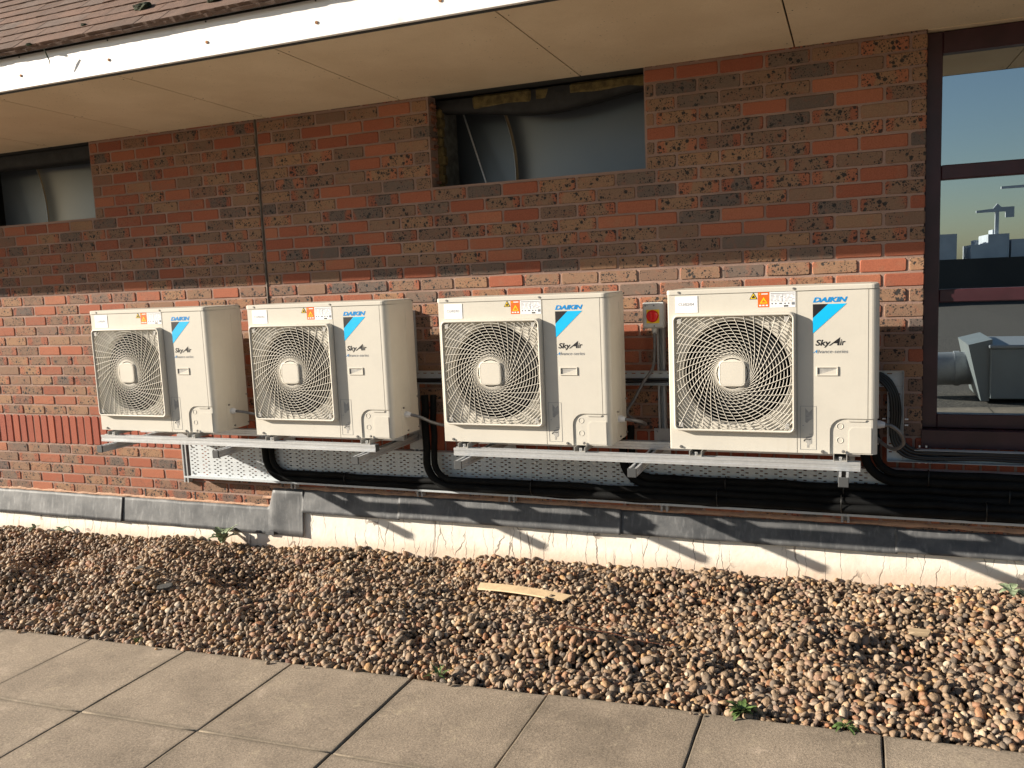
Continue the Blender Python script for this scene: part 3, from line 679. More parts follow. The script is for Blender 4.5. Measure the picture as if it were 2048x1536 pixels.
    def rsq(h,r): return arcpts((gx+h-r,gzc+h-r),r,0,math.pi/2,5)+arcpts((gx-h+r,gzc+h-r),r,math.pi/2,math.pi,5)+arcpts((gx-h+r,gzc-h+r),r,math.pi,1.5*math.pi,5)+arcpts((gx+h-r,gzc-h+r),r,1.5*math.pi,2*math.pi,5)
    K=len(rsq(1,.1)); lv=[(hs+.003,.026,-.0005),(hs,.024,yo+.004),(hs-.003,.022,yo),(hs-.0095,.018,yo),(hs-.0105,.018,yo+.010),(hs-.008,.019,-.0005)]; vs=[]
    for h,r,y in lv: vs+=[(x,y,z) for x,z in rsq(h,r)]
    m=MB(); m.add(vs,[(r*K+i,r*K+(i+1)%K,(r+1)*K+(i+1)%K,(r+1)*K+i) for r in range(5) for i in range(K)],True)
    GR=m.build('grille',M['ivory_plastic'],t)
    lim=hs-.008; m=MB()
    def ribbon(P,wd,dp,closed=False):      # flat rib: wd across the face, dp deep
        nn=len(P); vs=[]
        for i,(x,y,z) in enumerate(P):
            a=P[(i+1)%nn] if closed or i<nn-1 else P[i]; b=P[i-1] if closed or i>0 else P[i]
            tx,tz=a[0]-b[0],a[2]-b[2]; l=math.hypot(tx,tz) or 1; ox,oz=-tz/l*wd/2,tx/l*wd/2
            vs+=[(x+ox*.7,y,z+oz*.7),(x-ox*.7,y,z-oz*.7),(x-ox,y+dp*.5,z-oz),(x-ox*.8,y+dp,z-oz*.8),(x+ox*.8,y+dp,z+oz*.8),(x+ox,y+dp*.5,z+oz)]
        F=[]
        for i in range(nn if closed else nn-1):
            j=(i+1)%nn
            for k in range(6): F.append((i*6+k,i*6+(k+1)%6,j*6+(k+1)%6,j*6+k))
        m.add(vs,F,True)
    def inside(x,z): return abs(x-gx)<lim and abs(z-gzc)<lim and not (abs(x-gx)>lim-.012 and abs(z-gzc)>lim-.012)
    def yy(r): return yo+.001+.004*min(1,r/.27)
    r=.083
    while r<.375:
        nn=max(48,int(r*340)); run=[]; allin=True; P=[]
        for i in range(nn):
            a=2*math.pi*i/nn; x,z=gx+r*math.cos(a),gzc+r*math.sin(a); P.append((x,yy(r),z) if inside(x,z) else None)
        if all(P): ribbon(P,.0033,.004,True)
        else:
            s=next(i for i in range(nn) if P[i] is None); run=[]
            for i in range(nn+1):
                q=P[(s+i)%nn]
                if q: run.append(q)
                else:
                    if len(run)>1: ribbon(run,.0033,.004)
                    run=[]
        r+=.0148
    m.build('ring',M['ivory_plastic'],GR)
    m=MB()
    for b in range(36):
        a0=2*math.pi*b/36; P=[]
        for i in range(34):
            r=.0735+.30*(i/33)**1.5; a=a0+1.6*math.acos(min(1,.073/r)); x,z=gx+r*math.cos(a),gzc+r*math.sin(a)
            if not inside(x,z): break
            P.append((x,yy(r)-.0022,z))
        ribbon(P,.0031,.004)
    m.build('swept_rib',M['ivory_plastic'],GR)
    m=MB(); m.disc((gx,gzc),.068,yo+.001,yo+.006,40); m.build('hub_disc',M['ivory_plastic'],GR)
    m=MB(); K=40
    def sq(h,y):
        o=[]
        for i in range(K):
            a=2*math.pi*i/K; ca,sa=math.cos(a),math.sin(a); d=(abs(ca)**7+abs(sa)**7)**(-1/7); o.append((gx+h*d*ca,y,gzc+h*d*sa))
        return o
    vs=sq(.061,yo+.002)+sq(.061,yo-.006)+sq(.0575,yo-.009)+sq(.0545,yo-.009)+sq(.0535,yo-.0075)+sq(.0525,yo-.009)
    m.add(vs,[(r*K+i,r*K+(i+1)%K,(r+1)*K+(i+1)%K,(r+1)*K+i) for r in range(5) for i in range(K)],False); m.add(vs[5*K:],[tuple(range(K))]); m.build('hub_plate',M['ivory_plastic'],GR)
    for sx in (-1,1):
        for s_ in (-1,1):
            m=MB(); x=gx+sx*(hs-.034); z=gzc+s_*(hs-.030); m.cbox(x-.010,x+.010,yo+.004,-.001,z-.013,z+.013,.002); m.build('grille_clip',M['sticker_grey'],GR)
    # handle recess
    m=MB(); x0,x1,z0,z1=.672,.765,.359,.401; w=.006
    for a,b,c_,d in ((x0,x1,z1-w,z1),(x0,x1,z0,z0+w),(x0,x0+w,z0+w,z1-w),(x1-w,x1,z0+w,z1-w)): m.cbox(a,b,-.0045,-.0002,c_,d,.0012)
    h=m.build('handle',M['ivory_plastic'],t)
    m=MB(); m.add([(x0+w,-.0004,z1-w),(x1-w,-.0004,z1-w),(x1-w,-.0004,z0+w),(x0+w,-.0004,z0+w)],[(0,1,2,3)]); m.build('handle_recess',M['sticker_grey'],h)
    m=MB(); m.prism([(x0+w+.006,z0+w),(x1-w,z0+w),(x1-w,z1-w-.006)],-.003,-.0008); m.build('handle_grip',M['ivory_plastic'],h)
    # stickers and marks
    P_=-.0012
    m=MB(); m.box(.470,.583,-.0010,-.0003,.673,.747); sp=m.build('rating_label',M['white_label'],t)
    m=MB(); rn=random.Random(5)
    m.box(.474,.579,P_-.0004,P_,.736,.7385)
    for z in (.728,.722,.716,.710,.704):
        x=.474
        while x<.575: L=rn.uniform(.006,.02); m.box(x,min(x+L,.579),P_-.0004,P_,z,z+.0016); x+=L+rn.uniform(.004,.012)
    for a,b,c_,d in ((.474,.579,.7325,.7331),(.474,.579,.699,.6996),(.525,.5256,.6996,.7325)): m.box(a,b,P_-.0004,P_,c_,d)
    for a,b in ((.478,.484),(.494,.500),(.512,.524),(.534,.541),(.550,.556)): m.box(a,b,P_-.0004,P_,.688,.694)
    m.box(.566,.579,P_-.0004,P_,.684,.696); m.build('fine_print',M['text_grey'],sp)
    m=MB(); m.box(.532,.551,P_-.0004,P_,.676,.6825); m.build('fine_print',M['text_black'],sp)
    m=MB(); m.box(.418,.4695,-.0011,-.0003,.676,.747); og=m.build('warning_label',M['orange'],t)
    m=MB(); m.prism([(.427,.693),(.461,.693),(.444,.722)],P_-.0006,P_); m.prism([(.423,.733),(.431,.733),(.427,.740)],P_-.0006,P_); m.build('warning_sign',M['yellow'],og)
    m=MB(); m.prism([(.434,.697),(.454,.697),(.448,.706),(.444,.702),(.444,.712),(.439,.704)],P_-.001,P_-.0007); m.build('warning_mark',M['orange'],og)
    m=MB(); m.box(.434,.462,P_-.0006,P_,.734,.7385)
    for x in (.424,.438,.453): m.box(x,x+.0095,P_-.0006,P_,.681,.687)
    m.build('warning_print',M['white_label'],og)
    m=MB(); m.prism([(.380,.7135),(.416,.7135),(.398,.744)],-.0010,-.0003); tr=m.build('flame_sign',M['text_black'],t)
    m=MB(); m.prism([(.3845,.716),(.4115,.716),(.398,.7395)],-.0014,-.0011); m.build('sign_field',M['yellow'],tr)
    m=MB(); m.prism([(.392,.719),(.404,.719),(.405,.724),(.402,.727),(.400,.732),(.396,.728),(.391,.724)],-.0018,-.0015); m.build('sign_flame',M['text_black'],tr)
    lg=text_mesh('DAIKIN',(.657,.803,.6905,.7135),-.0008,'logo_lettering',M['logo_blue'],t,.28,.045)
    m=MB(); m.prism([(.657,.683),(.657,.621),(.722,.683)],-.0009,-.0003); m.build('logo_triangle',M['text_black'],t)
    m=MB(); m.prism([(.7225,.683),(.657,.6205),(.657,.551),(.799,.683)],-.0009,-.0003); m.build('logo_stripe',M['logo_cyan'],t)
    text_mesh('Sky',(.668,.733,.487,.523),-.0008,'series_lettering',M['text_black'],t,.22,.022); text_mesh('ir',(.771,.795,.4965,.523),-.0008,'series_lettering',M['text_black'],t,.22,.016)
    m=MB(); m.prism([(.724,.4955),(.731,.4955),(.745,.506),(.761,.506),(.760,.4965),(.768,.4965),(.772,.5325)],-.0009,-.0003); m.build('series_lettering',M['text_black'],t)
    text_mesh('dvance-series',(.672,.806,.4615,.4775),-.0008,'series_lettering',M['text_grey'],t,.2)
    m=MB(); m.prism([(.657,.4625),(.660,.4625),(.675,.478),(.6745,.4625),(.671,.4625),(.671,.471)],-.0009,-.0003); m.build('series_lettering',M['logo_blue'],t)
    m=MB(); xa,xb,za,zb=.602,.672,.016,.219; l=.0011
    for a,b,c_,d in ((xa,xb,zb-l,zb),(xa,xb,za,za+l),(xa,xa+l,za,zb),(xb-l,xb,za,zb)): m.box(a,b,-.0008,-.0003,c_,d)
    for a,b,c_,d in ((.628,.640,.170,.172),(.612,.618,.128,.130),(.640,.655,.088,.0895)): m.box(a,b,-.0008,-.0003,c_,d)
    st=m.build('instruction_sticker',M['text_grey'],t)
    m=MB(); m.prism([(.624,.21),(.640,.19),(.640,.150),(.632,.140),(.624,.145)],-.0008,-.0003); m.prism([(.626,.075),(.652,.082),(.652,.045),(.640,.040),(.640,.026),(.631,.026),(.631,.046),(.626,.050)],-.0008,-.0003); m.prism([(.640,.19),(.655,.205),(.655,.160),(.640,.150)],-.0007,-.0003); m.build('sticker_drawing',M['sticker_grey'],st)
    m=MB(); m.tube([(.617,-.001,.055),(.620,-.001,.063),(.630,-.001,.066),(.640,-.001,.062),(.648,-.001,.067)],.0016,5); m.build('sticker_arrow',M['text_black'],st)
    m=MB(); m.box(.038,.143,-.0018,-.0003,.659,.737); m.build('number_label',M['white_label'],t)
    # screws, feet, gland
    for x,z in ((.054,.756),(.575,.757),(.052,.012),(.699,.009),(.788,.012)):
        m=MB(); m.disc((x,z),.0052,-.0075,-.0002,10); m.disc((x,z),.0075,-.0022,-.0002,10); m.build('screw',M['screw'],t)
    for y,z in ((.30,.755),(.30,.20),(.13,.155),(.30,.02),(.17,.02)):
        m=MB(); m.tube([(UW+.0,y,z),(UW+.009,y,z)],.005,8); m.build('screw',M['screw'],t)
    for x in (.099,.746):
        m=MB(); m.box(x,x+.003,-.045,.365,-.0255,-.0005); m.box(x+.055,x+.058,-.045,.365,-.0255,-.0005); m.box(x+.003,x+.055,-.045,.365,-.0255,-.0225)
        f=m.build('foot',M['sticker_grey'],t); m=MB(); m.disc((0,0),.001,0,.001,6); m=MB(); m.tube([(x+.029,-.028,-.023),(x+.029,-.028,-.008)],.008,8); m.build('foot_bolt',M['galv'],f)
    m=MB(); m.tube([(UW,.155,.114),(UW+.016,.155,.114)],.019,12); m.tube([(UW+.016,.155,.114),(UW+.034,.155,.112)],[.017,.013],12); m.build('cable_gland',M['gland'],t)
    return t
U0=make_unit()
UX=[-1.177,.053,1.301,2.527]; UY,UZ=-.577,-.88
ULAB=['cream outdoor air conditioning unit at the far left, first of the row of four','second cream outdoor air conditioning unit from the left, beside the wall joint',
      'third cream outdoor air conditioning unit from the left, next to the red isolator switch','cream outdoor air conditioning unit nearest the window, its number label reading CU/02/04']
UNITS=[U0]+[copy_tree(U0) for _ in range(3)]
for i,(o,x) in enumerate(zip(UNITS,UX)):
    o.location=(x,UY,UZ); o['label']=ULAB[i]
    if i==3:
        pass
    nl=[c for c in o.children if c.name.startswith('number_label')][0]
    text_mesh('CU/02/0%d'%(i+1),(.053,.126,.692,.705),-.0022,'number_print',M['text_grey'],nl)

# ================================================================== MOUNTING FRAMES
def strut_profile():   # square channel with grooved flanks
    return [(0,0),(.041,0),(.041,.012),(.038,.0145),(.038,.0265),(.041,.029),(.041,.041),(.030,.041),(.030,.034),(.033,.034),(.033,.003),(.008,.003),(.008,.034),(.011,.034),(.011,.041),(0,.041),(0,.029),(.003,.0265),(.003,.0145),(0,.012)]
def mount(label, rx0, rx1, arms):
    t=thing('mounting_frame',label,'frame',(0,0,0),'galvanised frames under the units')
    for y0 in (-.626,-.300):
        m=MB(); m.sweepx([(y0+y,-.947+z) for y,z in strut_profile()],rx0,rx1); r=m.build('rail',M['galv'],t)
        if y0<-.5:
            m=MB(); m.box(rx1-.0,rx1+.0025,y0+.001,y0+.040,-.946,-.907); m.build('rail_end',M['cap_grey'],r)
    for x in arms:
        m=MB(); pr=strut_profile(); n=len(pr)
        vs=[(x-.0205+a,-.742,-.9905+b) for a,b in pr]+[(x-.0205+a,-.045,-.9905+b) for a,b in pr]
        m.add(vs,[tuple(range(n)),tuple(range(2*n-1,n-1,-1))]+[(i,i+n,(i+1)%n+n,(i+1)%n) for i in range(n)]); a=m.build('arm',M['galv_shaded'],t)
        m=MB(); m.cbox(x-.0215,x+.0215,-.752,-.7425,-.992,-.948,.002); m.build('end_cap',M['cap_grey'],a)
        m=MB(); m.box(x-.045,x+.045,-.046,-.042,-1.05,-.88); m.tube([(x-.033,-.046,-.90),(x-.033,-.056,-.90)],.009,6); m.tube([(x+.033,-.046,-.97),(x+.033,-.056,-.97)],.009,6); m.build('base_plate',M['galv_shaded'],a)
        m=MB(); vs=[(x-.0205+a_,-b,-1.352) for a_,b in pr]+[(x-.0205+a_,-b,-.19) for a_,b in pr]
        m.add(vs,[tuple(range(n)),tuple(range(2*n-1,n-1,-1))]+[(i,i+n,(i+1)%n+n,(i+1)%n) for i in range(n)]); m.build('post',M['galv_shaded'],t)
    return t
mount('galvanised steel frame carrying the two left-hand units',-1.135,.893,(-1.02,-.115,.835))
mount('galvanised steel frame carrying the two right-hand units',1.375,3.387,(1.455,2.375,3.318))

# ================================================================== CABLE TRAYS
def slotted(x0,x1,z0,z1,y,rows,colp,slots,sw,sh):
    # sheet with real slots: rows = z centres, slots(rowindex)-> x offsets inside the column pitch
    m=MB(); z=z0; quads=[]
    def q(a,b,c_,d): 
        if b-a>1e-5 and d-c_>1e-5: m.add([(a,y,c_),(b,y,c_),(b,y,d),(a,y,d)],[(0,1,2,3)])
    for i,rz in enumerate(rows):
        q(x0,x1,z,rz-sh/2); x=x0; k=0; hs=[]
        while x0+k*colp<x1:
            for s in slots(i):
                a=x0+k*colp+s
                if a+sw<x1-.004: hs.append(a)
            k+=1
        for a in sorted(hs): q(x,a,rz-sh/2,rz+sh/2); x=a+sw
        q(x,x1,rz-sh/2,rz+sh/2); z=rz+sh/2
    q(x0,x1,z,z1); return m
rows=[-1.285+.0135*i for i in range(16)]
m=slotted(-.965,6.0,-1.300,-1.062,-.048,rows,.098,lambda i:(.012,.060) if i%2 else (.036,),.0165,.0065)
TR=thing('cable_tray','long perforated grey cable tray running behind the black pipes below the units','cable tray',(0,0,0))
o=m.build('tray_base',M['galv_tray'],TR); o.modifiers.new('s','SOLIDIFY').thickness=.0016
m=MB(); m.box(-.985,6.0,-.098,-.004,-1.3025,-1.3005); m.box(-.985,6.0,-.099,-.097,-1.3005,-1.290); m.build('bottom_lip_light_stop',M['galv_tray'],TR)  # lip carried back to the wall to keep light from behind the slots
m=MB(); m.box(-.965,6.0,-.058,-.004,-1.0615,-1.0597); m.build('top_lip_light_stop',M['galv_tray'],TR)  # also widened to the wall, shaped so the slots read dark
for x,z in ((-.945,-1.09),(-.945,-1.28),(.06,-1.09),(.90,-1.10),(1.62,-1.1),(1.64,-1.2)):
    m=MB(); m.tube([(x,-.0485,z),(x,-.054,z)],.007,8); m.build('tray_bolt',M['galv'],TR)
# narrow tray behind the units, turning down beside the last unit and on under the window
T2=thing('cable_tray','narrow slotted cable tray running behind the units and down to the window sill','cable tray',(0,0,0))
m=slotted(.30,3.585,-.636,-.560,-.044,[-.622,-.574],.05,lambda i:(.01,),.022,.006); o=m.build('tray_base',M['galv_tray'],T2); o.modifiers.new('s','SOLIDIFY').thickness=.0015
m=MB(); m.box(.30,3.50,-.070,-.0435,-.6375,-.636); m.box(.30,3.585,-.070,-.0435,-.560,-.5585); m.build('tray_side',M['galv_tray'],T2)
m=slotted(3.513,3.585,-1.010,-.637,-.045,[-.97+.042*i for i in range(8)],.072,lambda i:(.008,.044),.014,.007); o=m.build('tray_base',M['galv_tray'],T2); o.modifiers.new('s','SOLIDIFY').thickness=.0015
m=MB(); m.box(3.512,3.5135,-.085,-.0445,-1.010,-.66); m.box(3.584,3.5855,-.085,-.0445,-.90,-.56); m.build('tray_side',M['galv_tray'],T2)
m=slotted(3.586,6.0,-1.010,-.951,-.0455,[-.995,-.966],.05,lambda i:(.01,),.022,.006); o=m.build('tray_base',M['galv_tray'],T2); o.modifiers.new('s','SOLIDIFY').thickness=.0015
m=MB(); m.box(3.5137,6.0,-.092,-.0455,-1.0115,-1.0100); m.box(3.635,6.0,-.092,-.0455,-.951,-.9495); m.build('tray_side',M['galv_tray'],T2)
for x,z in ((3.497,-.80),(3.600,-.80),(3.600,-.83),(3.66,-.94),(3.69,-.94),(3.66,-1.02),(3.69,-1.02)):
    m=MB(); m.tube([(x-.008 if z>-.9 else x,-.06,z),(x+.008 if z>-.9 else x,-.06,z+(0 if z>-.9 else .01))],.005,6); m.build('tray_bolt',M['galv'],T2)

# ================================================================== INSULATED PIPES
def pipe_pair(label, x, ztop, z1, z2, y1, y2, ties, r1=.0235, r2=.0195, behind=-.10):
    t=thing('insulated_pipe_pair',label,'pipes',(0,0,0),'black insulated pipes along the tray')
    for k,(zz,yy_,r,dx) in enumerate(((z1,y1,r1,-.026),(z2,y2,r2,.024))):
        ys=behind+(.012 if k else -.006); bx=x+dx; R_=.13+(-.02 if k else .02)
        pts=[(bx,ys,ztop)]; n=5
        for i in range(1,n): pts.append((bx+.004*math.sin(i*2.1+k),ys+(yy_-ys)*(i/n),ztop+(zz+R_-ztop)*i/n))
        for i in range(0,7):
            a=math.pi+math.pi/2*i/6; pts.append((bx+R_+R_*math.cos(a),yy_,zz+R_+R_*math.sin(a)))
        xx=bx+R_+.12; s=random.Random(int(x*77)+k)
        while xx<6.0: pts.append((xx,yy_+s.uniform(-.005,.004),zz+s.uniform(-.0045,.0045))); xx+=.14
        P=smooth_path(pts,4); rr=[r*(1+.05*noise.noise(Vector((q.x*9,zz*30,k)))) for q in P]
        MB().tube(P,rr,12).build('pipe',M['rubber'],t)
    for q in ties:
        zc=(z1+z2)/2; yc=(y1+y2)/2; P=[(q+.0006*math.cos(a*.349*3),yc+(r1+.0045+abs(y1-y2)/2)*math.cos(a*.349),zc+(abs(z1-z2)/2+r1+.002)*math.sin(a*.349)) for a in range(18)]
        MB().tube(P,.0028,5,closed=True).build('cable_tie',M['tie'],t)
    return t
pipe_pair('lowest pair of black insulated pipes, dropping between the first and second units',-.262,-.88,-1.276,-1.236,-.078,-.078,(.33,1.12,2.15,2.95,3.62,4.25))
pipe_pair('pair of black insulated pipes dropping between the second and third units',.968,-.70,-1.254,-1.214,-.122,-.118,(1.62,2.68,3.30,3.95))
pipe_pair('pair of black insulated pipes dropping behind the third unit, right of the isolator',2.185,-.86,-1.192,-1.152,-.082,-.082,(2.72,3.31,4.05))
pipe_pair('topmost pair of black insulated pipes, dropping below the last unit',3.435,-.80,-1.113,-1.073,-.084,-.082,(3.70,4.15))
# cables in the narrow tray
for k in range(4):
    o_=.011*k; s=random.Random(k)
    pts=[(2.9,-.06,-.598+.008*k),(3.40,-.062,-.585+.006*k),(3.47+o_,-.064,-.60+.004*k),(3.520+o_,-.066,-.665),(3.532+o_*1.1,-.066,-.76),(3.530+o_,-.066,-.86),(3.545+o_,-.07,-.93+.008*k),(3.60+o_,-.072,-.985+.012*k),(3.72,-.072,-.998+.013*k+s.uniform(-.004,.004)),(3.95,-.072,-.990+.010*k+s.uniform(-.008,.004)),(4.3,-.072,-.994+.012*k),(5.9,-.072,-.994+.012*k)]
    tag(MB().tube(smooth_path(pts,6),.0085,10).build('black_cable',M['cable_black']),['black cable bending down beside the last unit, innermost of four','black cable beside the last unit, second from the inside of the bend','black cable beside the last unit, third from the inside of the bend','black cable bending down beside the last unit, outermost of four'][k],'cable','cables bending under the window')
for k in range(2):
    pts=[(.35,-.058,-.622+.013*k)]+[(.35+.3*i,-.058,-.620+.013*k+.003*math.sin(i*2+k)) for i in range(1,9)]
    tag(MB().tube(smooth_path(pts,4),.0065,8).build('black_cable',M['cable_black']),['lower black cable lying in the narrow tray behind the units','upper black cable lying in the narrow tray behind the units'][k],'cable','cables in the narrow tray')
# gland cables
def conduit(label,pts,r=.0085):
    P=smooth_path(pts,8); tag(MB().tube(P,[r*(1+.06*(i%2)) for i in range(len(P))],10).build('flexible_conduit',M['conduit']),label,'cable','grey conduits to the units')
gl=lambda i:(UX[i]+.93+.03,UY+.155,UZ+.113)
a=gl(0); conduit('grey flexible cable leaving the side of the first unit towards the second',[a,(a[0]+.06,a[1]+.005,a[2]-.006),(a[0]+.16,a[1]+.06,a[2]-.03),(a[0]+.30,a[1]+.20,a[2]-.05),(a[0]+.46,a[1]+.26,a[2]-.02),(a[0]+.6,-.10,-.6)])
a=gl(1); conduit('grey flexible cable sagging from the side of the second unit behind the third',[a,(a[0]+.05,a[1]+.01,a[2]-.012),(a[0]+.12,a[1]+.06,a[2]-.055),(a[0]+.20,a[1]+.14,a[2]-.085),(a[0]+.26,a[1]+.20,a[2]-.05),(a[0]+.29,-.14,a[2]+.05),(a[0]+.31,-.09,a[2]+.2)])
a=gl(2); conduit('grey flexible cable curling from the side of the third unit',[a,(a[0]+.04,a[1]+.01,a[2]-.006),(a[0]+.075,a[1]+.05,a[2]-.02),(a[0]+.08,a[1]+.12,a[2]-.045),(a[0]+.03,a[1]+.20,a[2]-.05),(a[0]-.05,-.17,a[2]-.01),(a[0]-.01,-.15,a[2]+.07),(a[0]+.04,-.14,a[2]+.16),(2.352,-.14,-.53),(2.366,-.15,-.43),(2.368,-.155,-.335)])
a=gl(3); conduit('grey flexible cable looping from the side of the last unit near the window',[a,(a[0]+.035,a[1]+.005,a[2]-.008),(a[0]+.075,a[1]+.03,a[2]-.05),(a[0]+.085,a[1]+.07,a[2]-.10),(a[0]+.05,a[1]+.11,a[2]-.135),(a[0]+.0,a[1]+.16,a[2]-.12),(a[0]-.06,a[1]+.22,a[2]-.07)])

# ================================================================== ISOLATOR
t=thing('isolator_switch','grey isolator box with round red knob on yellow plate between the last two units','switch',(2.368,-.115,-.318))
m=MB(); m.cbox(-.057,.057,-.062,.0,.0,.137,.005); m.cbox(-.052,.052,-.070,-.062,.006,.131,.003); b=m.build('enclosure',M['grey_plastic'],t)
m=MB(); m.box(-.03,.03,0,.073,.03,.12); m.build('mounting_bracket',M['galv'],t)
m=MB(); m.box(-.034,.034,-.0725,-.0702,.028,.100); m.build('yellow_plate',M['yellow'],t)
m=MB(); K=28
def rg_(r,y): return [(r*(1+.02*math.cos(8*2*math.pi*i/K))*math.cos(2*math.pi*i/K),y,.066+r*(1+.02*math.cos(8*2*math.pi*i/K))*math.sin(2*math.pi*i/K)) for i in range(K)]
vs=rg_(.031,-.073)+rg_(.0325,-.084)+rg_(.030,-.094)+rg_(.022,-.096); m.add(vs,[(r*K+i,r*K+(i+1)%K,(r+1)*K+(i+1)%K,(r+1)*K+i) for r in range(3) for i in range(K)],True); m.add(vs[3*K:],[tuple(range(K))]); m.cbox(-.007,.007,-.106,-.095,.040,.092,.002); m.build('knob',M['red'],t)
for x,z in ((.006,.121),(.006,.013),(-.04,.121)):
    m=MB(); m.disc((x,z),.0038,-.0712,-.0698,8); m.build('screw',M['nail'],t)
m=MB(); m.box(-.045,-.024,-.0707,-.0702,.1205,.123); m.build('fine_print',M['text_grey'],t)
m=MB(); m.tube([(0,-.036,.0),(0,-.036,-.014)],.016,12); m.tube([(0,-.036,-.014),(0,-.036,-.030)],[.014,.011],12); m.build('cable_gland',M['grey_plastic'],t)
for x in (-.035,0,.035):
    m=MB(); m.cbox(x-.012,x+.012,-.05,-.015,.1365,.1405,.0015); m.build('knockout',M['nail'],t)

# ================================================================== GRAVEL
def gh(x,y):
    v=Vector((x*1.35,y*2.3,0.3)); h=.088*noise.noise(v)+.060*noise.noise(v*2.1+Vector((5,1,0)))+.014*noise.noise(v*5.0)
    t=(y-Y0)/(-Y0)                       # 0 at paving, 1 at wall
    h*=min(1,4*t)*(1-.75*max(0,(t-.75)*4)) if t>0 else 0
    am=1-.45*max(0,min(1,(x-1.6)/1.5)); tc=.30+.05*noise.noise(Vector((x*.9,2,0)))
    h+=am*(-.052*math.exp(-((t-tc-.30)/.17)**2)+.052*math.exp(-((t-tc)/.13)**2)*min(1,max(0,t)*6))
    h-=.030*max(0,min(1,(t-.70)/.2))
    return gz(x)+h-.004-.026*max(0,min(1,(x-1)/3))*max(0,t-.6)*2.0
pc=bpy.data.collections.new('pebble_shapes')
for i in range(14):
    rn=random.Random(i); bm=bmesh.new(); bmesh.ops.create_icosphere(bm,subdivisions=2,radius=1)
    ax=(1,rn.uniform(.66,.92),rn.uniform(.42,.72)); sd_=Vector((i*7.1,i*3.3,0)); pw=rn.uniform(1.9,2.7)
    cuts=[(Vector((rn.gauss(0,1),rn.gauss(0,1),rn.gauss(0,1))).normalized(),rn.uniform(.62,.9) if i%4 else rn.uniform(.42,.68)) for _ in range(4 if i%4 else 7)]
    for v in bm.verts:
        q=v.co.normalized(); k=(abs(q.x)**pw+abs(q.y)**pw+abs(q.z)**pw)**(-1/pw); q=q*k*(1+.17*noise.noise(q*1.3+sd_)+.05*noise.noise(q*3.5+sd_))
        for nn,d in cuts:
            e=q.dot(nn)-d
            if e>0: q-=nn*e*.8
        v.co=Vector((q.x*ax[0],q.y*ax[1],q.z*ax[2]))
    me=bpy.data.meshes.new('pebble'); bm.to_mesh(me); bm.free(); me.materials.append(M['pebble'])
    me.polygons.foreach_set('use_smooth',[True]*len(me.polygons)); o=bpy.data.objects.new('pebble',me); pc.objects.link(o)
rn=random.Random(11); P=[];RT=[];SC=[];ID=[]
for layer,(sp,dz,smin,smax) in enumerate(((.024,-.014,.012,.020),(.0265,.0,.0105,.0255),(.060,.009,.012,.024))):
    y=Y0+.006
    while y<-.035:
        x=-6.4
        while x<5.6:
            xx=x+rn.uniform(-.45,.45)*sp; yy_=y+rn.uniform(-.45,.45)*sp
            if yy_<-.035 and yy_>Y0+.004:
                s=smin+(smax-smin)*rn.random()**1.7
                if layer and rn.random()<.03: s*=1.35
                P.append((xx,yy_,gh(xx,yy_)+dz+rn.uniform(-.006,.005))); tilt=.55 if layer else .3
                RT.append((rn.gauss(0,tilt),rn.gauss(0,tilt),rn.uniform(0,6.283))); SC.append((s*rn.uniform(.9,1.25),s*rn.uniform(.85,1.1),s*rn.uniform(.8,1.15))); ID.append(rn.randrange(14))
            x+=sp
        y+=sp
for i in range(14):
    x=rn.uniform(-2,4.5); P.append((x,Y0-rn.uniform(.0,.05),gz(x)+.008)); RT.append((0,0,rn.uniform(0,6))); s=rn.uniform(.006,.012); SC.append((s,s,s)); ID.append(rn.randrange(14))
me=bpy.data.meshes.new('gravel'); me.from_pydata(P,[],[])
for nm,tp,at,dat in (('prot','FLOAT_VECTOR','vector',RT),('pscl','FLOAT_VECTOR','vector',SC)):
    a=me.attributes.new(nm,tp,'POINT'); a.data.foreach_set(at,[q for v in dat for q in v])
a=me.attributes.new('pidx','INT','POINT'); a.data.foreach_set('value',ID)
ng=bpy.data.node_groups.new('scatter_pebbles','GeometryNodeTree'); ng.interface.new_socket('Geometry',in_out='INPUT',socket_type='NodeSocketGeometry'); ng.interface.new_socket('Geometry',in_out='OUTPUT',socket_type='NodeSocketGeometry')
gi=ng.nodes.new('NodeGroupInput'); go=ng.nodes.new('NodeGroupOutput'); ip=ng.nodes.new('GeometryNodeInstanceOnPoints'); ci=ng.nodes.new('GeometryNodeCollectionInfo')
ci.inputs['Collection'].default_value=pc; ci.inputs['Separate Children'].default_value=True; ci.inputs['Reset Children'].default_value=True
def na(n,t): q=ng.nodes.new('GeometryNodeInputNamedAttribute'); q.data_type=t; q.inputs[0].default_value=n; return q.outputs['Attribute']
er=ng.nodes.new('FunctionNodeEulerToRotation'); L=ng.links.new
L(gi.outputs[0],ip.inputs['Points']); L(ci.outputs[0],ip.inputs['Instance']); ip.inputs['Pick Instance'].default_value=True
L(na('pidx','INT'),ip.inputs['Instance Index']); L(na('prot','FLOAT_VECTOR'),er.inputs[0]); L(er.outputs[0],ip.inputs['Rotation']); L(na('pscl','FLOAT_VECTOR'),ip.inputs['Scale']); L(ip.outputs[0],go.inputs[0])
GRV=link('gravel',me); GRV.modifiers.new('scatter','NODES').node_group=ng
kind(GRV,'stuff'); tag(GRV,'brown and tan river pebbles filling the strip between wall and paving','gravel')
nx,ny=100,22; vs=[]
for j in range(ny+1):
    for i in range(nx+1):
        x=-6.6+12.6*i/nx; y=Y0+(-.02-Y0)*j/ny; vs.append((x,y,gh(x,y)-.040))
kind(MB().add(vs,[(j*(nx+1)+i,j*(nx+1)+i+1,(j+1)*(nx+1)+i+1,(j+1)*(nx+1)+i) for j in range(ny) for i in range(nx)],True).build('gravel_bed',M['bed']),'structure')

